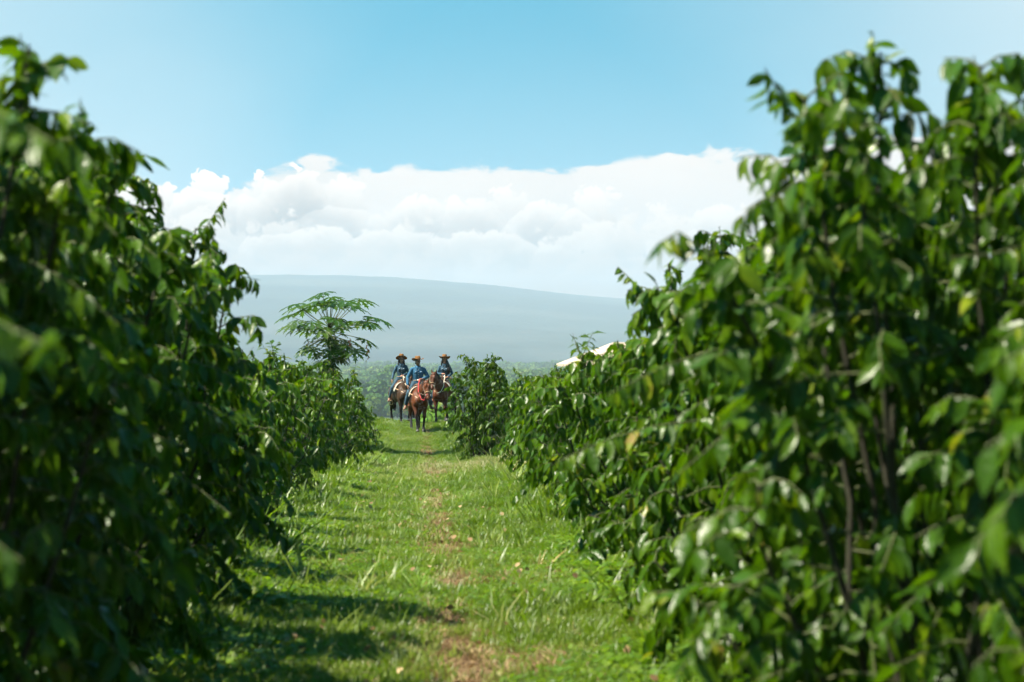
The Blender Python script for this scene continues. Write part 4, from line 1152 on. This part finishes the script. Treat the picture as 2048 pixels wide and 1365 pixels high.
def rider(loc, rz, s, label, kind, head_yaw, arms, legs, lean=0.0):
    """sits at z 1.53; arms: two of (elbow, wrist, hand dir); legs: two of (knee, ankle, toe)"""
    man = kind == 'man'; f = 1.0 if man else 0.86
    root = empty('person', loc, rz); root.scale = (s, s, s)
    tag(root, label, 'person', 'riders on horseback')
    z0 = 1.53; skin = M['skin_man'] if man else M['skin']; shirt = M['denim_man'] if man else M['denim_w']
    nk = Vector((0, 0.04 - lean, z0 + 0.53)); hc = nk + Vector((0, -0.02, 0.17))
    rot = Matrix.Rotation(head_yaw, 3, 'Z')
    H = lambda x, y, z: hc + rot @ Vector((x, y, z))
    torso = [(0, 0.07, z0 + 0.02), (0, 0.075, z0 + 0.14), (0, 0.065 - lean * 0.4, z0 + 0.28), (0, 0.055 - lean * 0.8, z0 + 0.42), (0, 0.045 - lean, z0 + 0.50)]
    trad = [(0.165, 0.125), (0.140 if man else 0.125, 0.11), (0.160, 0.12), (0.165, 0.115), (0.105, 0.08)]
    shw = 0.185
    shp = [Vector((sx * shw * f, 0.05 - lean, z0 + 0.46)) for sx in (-1, 1)]
    hip = [Vector((sx * 0.10, 0.06, z0 + 0.03)) for sx in (-1, 1)]
    # body: one continuous surface
    b = MB()
    b.limb(torso, [(a * f, c * f) for a, c in trad], 16, (1, 0, 0))
    b.limb([nk + Vector((0, 0.01, -0.05)), nk + Vector((0, 0, 0.05)), nk + Vector((0, -0.01, 0.10))], [0.058 * f, 0.054 * f, 0.052 * f], 12)
    b.ell(hc + Vector((0, 0, 0.03)), (0.077, 0.096, 0.098), 16, 12, rot.to_quaternion())
    b.limb([H(0, -0.02, -0.02), H(0, -0.045, -0.085)], [(0.060, 0.066), (0.040, 0.040)], 12)
    b.limb([H(0, -0.093, 0.025), H(0, -0.110, -0.02)], [0.011, 0.016], 8)                     # nose
    b.ell(H(0, -0.090, -0.105), (0.022, 0.018, 0.016), 8, 6)                                  # chin
    for sx in (-1, 1):
        b.ell(H(sx * 0.078, 0.0, 0.0), (0.010, 0.020, 0.032), 8, 6)                           # ear
        b.ell(H(sx * 0.032, -0.083, 0.036), (0.026, 0.014, 0.010), 8, 6)                      # brow
    for i, sx in enumerate((-1, 1)):
        el, wr, hd, pm, cu = arms[i]
        el = Vector(el); wr = Vector(wr)
        b.limb([shp[i], shp[i].lerp(el, 0.5), el, el.lerp(wr, 0.4), wr], [0.058 * f, 0.05 * f, 0.043 * f, 0.041 * f, 0.027 * f], 12)
        hand(b, wr, hd, pm, cu, -sx, 1.0 if man else 0.9)
        kn, an, to = (Vector(v) for v in legs[i])
        b.limb([hip[i], hip[i].lerp(kn, 0.5), kn, kn.lerp(an, 0.35), an], [(0.10 * f), (0.088 * f), 0.060 * f, 0.058 * f, 0.038 * f], 12)
        b.limb([an, an.lerp(to, 0.4) + Vector((0, 0, -0.04)), to], [(0.040, 0.045), (0.040, 0.035), (0.038, 0.024)], 10, (1, 0, 0))
    b.skin('body', skin, root, 0.0075, 4, 0.4)
    # shirt
    c = MB(); gsh = 1.13
    c.limb(torso, [(a * f * gsh + 0.008, q * f * gsh + 0.006) for a, q in trad], 16, (1, 0, 0))
    for i, sx in enumerate((-1, 1)):
        el, wr = Vector(arms[i][0]), Vector(arms[i][1])
        c.limb([Vector((sx * 0.07, 0.05 - lean, z0 + 0.49)), shp[i], shp[i].lerp(el, 0.5), el, el.lerp(wr, 0.45), el.lerp(wr, 0.88)], [0.06 * f, 0.072 * f, 0.064 * f, 0.058 * f, 0.053 * f, 0.042 * f], 12)
    if not man: c.ell((0, -0.045 - lean * 0.7, z0 + 0.34), (0.125, 0.075, 0.075), 12, 8)
    so_ = c.skin('shirt', shirt, root, 0.012, 5, 0.5)
    fy_ = -0.085 * f - lean * 0.8
    cl = MB()
    for sx in (-1, 1):
        cl.tube([(sx * 0.085 * f, 0.07 - lean, z0 + 0.555), (sx * 0.075 * f, -0.02 - lean, z0 + 0.545), (sx * 0.035, -0.085 - lean, z0 + 0.50), (sx * 0.05, -0.10 - lean, z0 + 0.45)], [(0.012, 0.032), (0.012, 0.034), (0.010, 0.032), (0.005, 0.008)], 6, True, (1, 0.3, 0))
    cl.build('collar', shirt, so_)
    for sx in (-1, 1):
        MB().box((sx * 0.085 * f, fy_ - 0.055, z0 + 0.36), (0.045 * f, 0.012, 0.05)).build('pocket', shirt, so_)
        MB().ell((sx * 0.085 * f, fy_ - 0.069, z0 + 0.385), (0.009, 0.006, 0.009), 8, 5).build('button', M['button'], so_)
    for k in range(5):
        MB().ell((0, fy_ - 0.052 + 0.012 * abs(k - 3), z0 + 0.14 + 0.075 * k), (0.007, 0.006, 0.007), 8, 5).build('button', M['button'], so_)
    # jeans, boots
    c = MB(); c.limb([(0, 0.07, z0 - 0.02), (0, 0.07, z0 + 0.10)], [(0.185 * f, 0.15 * f), (0.155 * f, 0.125 * f)], 14, (1, 0, 0))
    for i in range(2):
        kn, an, to = (Vector(v) for v in legs[i])
        c.limb([hip[i], hip[i].lerp(kn, 0.5), kn, kn.lerp(an, 0.35), kn.lerp(an, 0.86)], [0.112 * f, 0.10 * f, 0.075 * f, 0.072 * f, 0.064 * f], 12)
    je = c.skin('jeans', M['jeans'], root, 0.012, 5, 0.5)
    bt = [(0.160 * f * math.cos(a) * 1.02, 0.07 + 0.135 * f * math.sin(a), z0 + 0.11) for a in np.linspace(0, 2 * math.pi, 21)]
    MB().tube(bt, [(0.006, 0.018)] * 21, 6, False, (0, 0, 1)).build('belt', M['tan_leather'], root)
    MB().box((0, 0.07 - 0.14 * f, z0 + 0.11), (0.03, 0.008, 0.024)).build('belt_buckle', M['metal'], root)
    for i in range(2):
        kn, an, to = (Vector(v) for v in legs[i])
        q = MB(); q.limb([kn.lerp(an, 0.62), an, an + Vector((0, 0.01, -0.04))], [0.056, 0.050, 0.050], 12)
        q.limb([an + Vector((0, 0.02, -0.045)), an.lerp(to, 0.5) + Vector((0, 0, -0.035)), to], [(0.044, 0.045), (0.046, 0.040), (0.038, 0.028)], 12, (1, 0, 0))
        bo = q.skin('boot', M['boot'], root, 0.010, 4, 0.6)
        MB().box(tuple(an + Vector((0, 0.03, -0.105))), (0.034, 0.03, 0.018)).build('heel', M['band'], bo)
    # face
    for sx in (-1, 1):
        MB().ell(H(sx * 0.032, -0.088, 0.016), (0.014, 0.010, 0.009), 10, 6).build('eye', M['eye'], root)
    MB().ell(H(0, -0.090, -0.062), (0.026, 0.012, 0.008), 10, 6).build('mouth', M['lips'], root)
    if kind == 'left_woman' or man:
        q = MB()
        for sx in (-1, 1): q.ell(H(sx * 0.033, -0.104, 0.018), (0.029, 0.008, 0.021), 12, 8, rot.to_quaternion())
        q.tube([H(-0.06, -0.10, 0.024), H(0, -0.112, 0.024), H(0.06, -0.10, 0.024)], 0.004, 6)
        for sx in (-1, 1): q.tube([H(sx * 0.062, -0.098, 0.024), H(sx * 0.082, 0.0, 0.02)], 0.004, 6)
        if kind == 'left_woman': q.build('sunglasses', M['glasses'], root)
    # hair
    hr_ = MB(); hr_.ell(H(0, 0.020, 0.045), (0.086, 0.096, 0.096), 14, 10)
    if man:
        hr_.limb([H(0, 0.06, 0.0), H(0, 0.07, -0.06)], [(0.068, 0.035), (0.055, 0.025)], 10, (1, 0, 0))
    else:
        for sx in (-1, 1):
            hr_.limb([H(sx * 0.066, 0.01, 0.05), H(sx * 0.086, 0.0, -0.05), H(sx * 0.10, 0.0, -0.16), H(sx * 0.095, 0.02, -0.24 if kind == 'left_woman' else -0.30)], [(0.030, 0.05), (0.035, 0.055), (0.036, 0.05), (0.018, 0.03)], 10, (1, 0, 0))
        if kind == 'right_woman':
            hr_.limb([H(0.085, 0.0, -0.05), H(0.14, -0.05, -0.20), H(0.165, -0.08, -0.38), H(0.16, -0.09, -0.55)], [(0.045, 0.05), (0.060, 0.05), (0.062, 0.045), (0.02, 0.02)], 10, (1, 0, 0))
        hr_.limb([H(0, 0.08, 0.02), H(0, 0.10, -0.12), H(0, 0.10, -0.28)], [(0.08, 0.04), (0.09, 0.04), (0.06, 0.025)], 10, (1, 0, 0))
    hr_.skin('hair', M['hair'], root, 0.010, 4, 0.6)
    # hat: brim with raised sides, pinched crown
    V = []; F = []; n = 40; prof_ = []
    big = 1.0 if man else 1.05
    rings = [(0.193 * big, 0.0, 1), (0.165, -0.012, .7), (0.125, -0.014, .3), (0.098, 0.0, 0), (0.094, 0.05, 0), (0.086, 0.095, 0), (0.072, 0.118, 0), (0.040, 0.112, 0)]
    for lay in (0, 1):
        for (r, z, br) in rings:
            for k in range(n):
                a = 2 * math.pi * k / n
                ex, ey = math.cos(a), math.sin(a)
                zz = z + br * (0.042 * abs(ex) ** 3 * (1 if man or kind == 'right_woman' else -0.7) - 0.015 * abs(ey) ** 2)
                rr = r - lay * 0.004 * (r < 0.1)
                px_, py_ = ex * rr * (1.0 if r > 0.13 else 0.92), ey * rr * (1.08 if r < 0.13 else 1.0)
                if z > 0.09: zz -= 0.020 * max(0, 1 - abs(px_) / 0.04) + 0.012 * (py_ < 0)
                V.append(H(px_, py_ + 0.005 + 0.1 * zz, 0.078 + zz - lay * 0.005 - py_ * (0.14 if man else 0.26 if kind == 'right_woman' else 0.42)))
        V.append(H(0, 0.005, 0.078 + 0.096 - lay * 0.005))
    m_ = len(rings); st = m_ * n + 1
    for lay in (0, 1):
        o_ = lay * st
        for j in range(m_ - 1):
            for k in range(n):
                k2 = (k + 1) % n; q = (o_ + j * n + k, o_ + j * n + k2, o_ + (j + 1) * n + k2, o_ + (j + 1) * n + k)
                F.append(q if lay == 0 else tuple(reversed(q)))
        for k in range(n):
            q = (o_ + (m_ - 1) * n + k, o_ + (m_ - 1) * n + (k + 1) % n, o_ + m_ * n); F.append(q if lay == 0 else tuple(reversed(q)))
    for k in range(n): F.append((k, st + k, st + (k + 1) % n, (k + 1) % n))
    ht_ = obj('hat', mesh_arrays('hat', V, F), M['felt'], root)
    bd = [H(math.cos(a) * 0.098 * 0.9, math.sin(a) * 0.098 * 1.08 + 0.005, 0.078 + 0.014 - math.sin(a) * 0.106 * (0.14 if man else 0.26 if kind == 'right_woman' else 0.42)) for a in np.linspace(0, 2 * math.pi, 25)]
    MB().tube(bd, 0.008, 6, False).build('hat_band', M['band'], ht_)
    return root


def reins(br, pts_list, mat, loop=None, loop_mat=None):
    for p in pts_list:
        MB().tube(p, 0.009, 6).build('rein', mat, br)
    if loop: MB().tube(loop, 0.012, 6).build('lead_rope', loop_mat, br)


def place(px, d):
    x = d * (px - VX) / FPX
    return (x, d, float(gz(x, d)))


def mount(px, d, rz, s, coat, hl, head, front, hind, star, turn, neck_x, sl_, bl_, pad):
    loc = place(px, d); loc = (loc[0], loc[1], loc[2])
    h, b_, hp = horse(loc, rz, s, coat, hl, head, front, hind, star, turn, neck_x)
    tag(b_, bl_, 'bridle', 'bridles on the horses')
    sd_ = saddle(loc, rz, s, sl_, pad)
    return loc, b_, hp


# the man in front, on a bay with a white star
loc, br, hp = mount(836, 79.0, R(7), 1.02, M['coat_bay'], 'bay horse with a small white forehead star, walking in front', (0.13, -1.12, 1.56),
    [(-0.10, 0.02, -0.16, 0.0, 0.04), (-0.02, 0.0, 0.06, 0.0, -0.02)], [(-0.10, 0.0, -0.20, 0.0), (0.06, 0.0, 0.14, 0.0)], True, R(4), 0.10,
    'saddle on the front horse, under the man in the bright blue shirt', 'bridle with a red cord on the front horse', M['blanket'])
rider(loc, R(7), 1.02, 'man in a bright blue denim shirt and tan hat riding the front horse', 'man', R(24),
    [((-0.32, 0.06, 1.72), (-0.345, -0.10, 1.47), (0.05, -0.5, -0.85), (1, 0, 0), 0.25), ((0.33, 0.0, 1.75), (0.10, -0.24, 1.68), (-0.9, -0.4, -0.05), (0, 0.3, -1), 0.75)],
    [((-0.33, -0.16, 1.22), (-0.40, -0.05, 0.84), (-0.45, -0.20, 0.73)), ((0.34, -0.16, 1.22), (0.41, -0.05, 0.84), (0.50, -0.19, 0.74))])
hnd = Vector((0.03, -0.27, 1.66))
reins(br, [[hp(0.47, -0.085, -0.03), Vector((-0.10, -1.05, 1.25)), Vector((-0.06, -0.62, 1.42)), hnd], [hp(0.47, 0.085, -0.03), Vector((0.24, -1.05, 1.28)), Vector((0.12, -0.62, 1.44)), hnd]], M['leather'],
      [hnd + Vector((0, 0, 0.02)), Vector((-0.06, -0.60, 1.50)), Vector((-0.10, -0.95, 1.30)), Vector((-0.04, -1.18, 1.06)), Vector((0.04, -1.22, 1.02)), hp(0.47, -0.05, -0.09)], M['red_cloth'])
# the woman on the left, on a dark brown horse
loc, br, hp = mount(803, 84.6, R(14), 1.0, M['coat_dark'], 'dark brown horse on the left, its head hidden behind the man', (0.08, -1.05, 1.66),
    [(-0.02, 0.0, 0.0, 0.0), (-0.12, 0.10, 0.02, 0.10)], [(0.04, 0.0, 0.10, 0.0), (-0.08, 0.0, -0.16, 0.0)], False, R(6), 0.06,
    'saddle on the dark horse, under the left hand woman', 'bridle on the dark horse on the left', M['blanket'])
rider(loc, R(4), 1.0, 'woman with sunglasses in a dark denim shirt and wide hat riding on the left', 'left_woman', R(-4),
    [((-0.27, 0.08, 1.74), (-0.33, -0.04, 1.52), (-0.1, -0.45, -0.85), (1, 0, 0), 0.25), ((0.25, 0.03, 1.76), (0.06, -0.20, 1.68), (-0.9, -0.35, 0.0), (0, 0.3, -1), 0.8)],
    [((-0.34, -0.18, 1.24), (-0.42, -0.06, 0.88), (-0.47, -0.20, 0.78)), ((0.34, -0.18, 1.24), (0.41, -0.05, 0.86), (0.46, -0.19, 0.76))])
hnd = Vector((0.0, -0.22, 1.67))
reins(br, [[hp(0.47, -0.085, -0.03), Vector((-0.08, -0.98, 1.36)), Vector((-0.06, -0.6, 1.48)), hnd], [hp(0.47, 0.085, -0.03), Vector((0.22, -0.98, 1.36)), Vector((0.08, -0.6, 1.48)), hnd]], M['rope'])
# the woman on the right, on a red bay horse turned towards the path
loc, br, hp = mount(889, 84.6, R(-16), 1.02, M['coat_chestnut'], 'reddish bay horse on the right, half hidden behind the round coffee bush', (-0.06, -1.10, 1.68),
    [(-0.04, 0.0, -0.02, 0.0), (-0.14, 0.06, 0.06, 0.10, 0.10)], [(-0.06, 0.0, -0.12, 0.0), (0.06, 0.0, 0.12, 0.0)], True, R(2), -0.04,
    'saddle on the right horse, under the long haired woman', 'bridle with a pale looped rope on the right horse', M['blanket'])
rider(loc, R(-4), 1.0, 'woman with long dark hair over her shoulder, in denim, riding on the right', 'right_woman', R(-3),
    [((-0.24, 0.02, 1.74), (-0.07, -0.20, 1.74), (0.9, -0.35, 0.1), (0, 0.3, -1), 0.8), ((0.27, 0.03, 1.75), (0.12, -0.20, 1.63), (-0.7, -0.5, -0.2), (0, 0.3, -1), 0.8)],
    [((-0.34, -0.18, 1.24), (-0.41, -0.05, 0.86), (-0.46, -0.20, 0.76)), ((0.36, -0.18, 1.24), (0.43, -0.05, 0.86), (0.48, -0.19, 0.76))])
hnd = Vector((0.02, -0.26, 1.68))
reins(br, [[hp(0.47, -0.085, -0.03), Vector((-0.20, -0.98, 1.40)), Vector((-0.08, -0.6, 1.52)), hnd], [hp(0.47, 0.085, -0.03), Vector((0.10, -0.98, 1.40)), Vector((0.06, -0.6, 1.52)), hnd]], M['leather'],
      [hnd + Vector((0.06, 0, -0.02)), Vector((0.16, -0.60, 1.52)), Vector((0.20, -0.86, 1.28)), Vector((0.14, -1.0, 1.10)), Vector((0.02, -1.08, 1.06)), hp(0.47, 0.05, -0.09)], M['rope'])
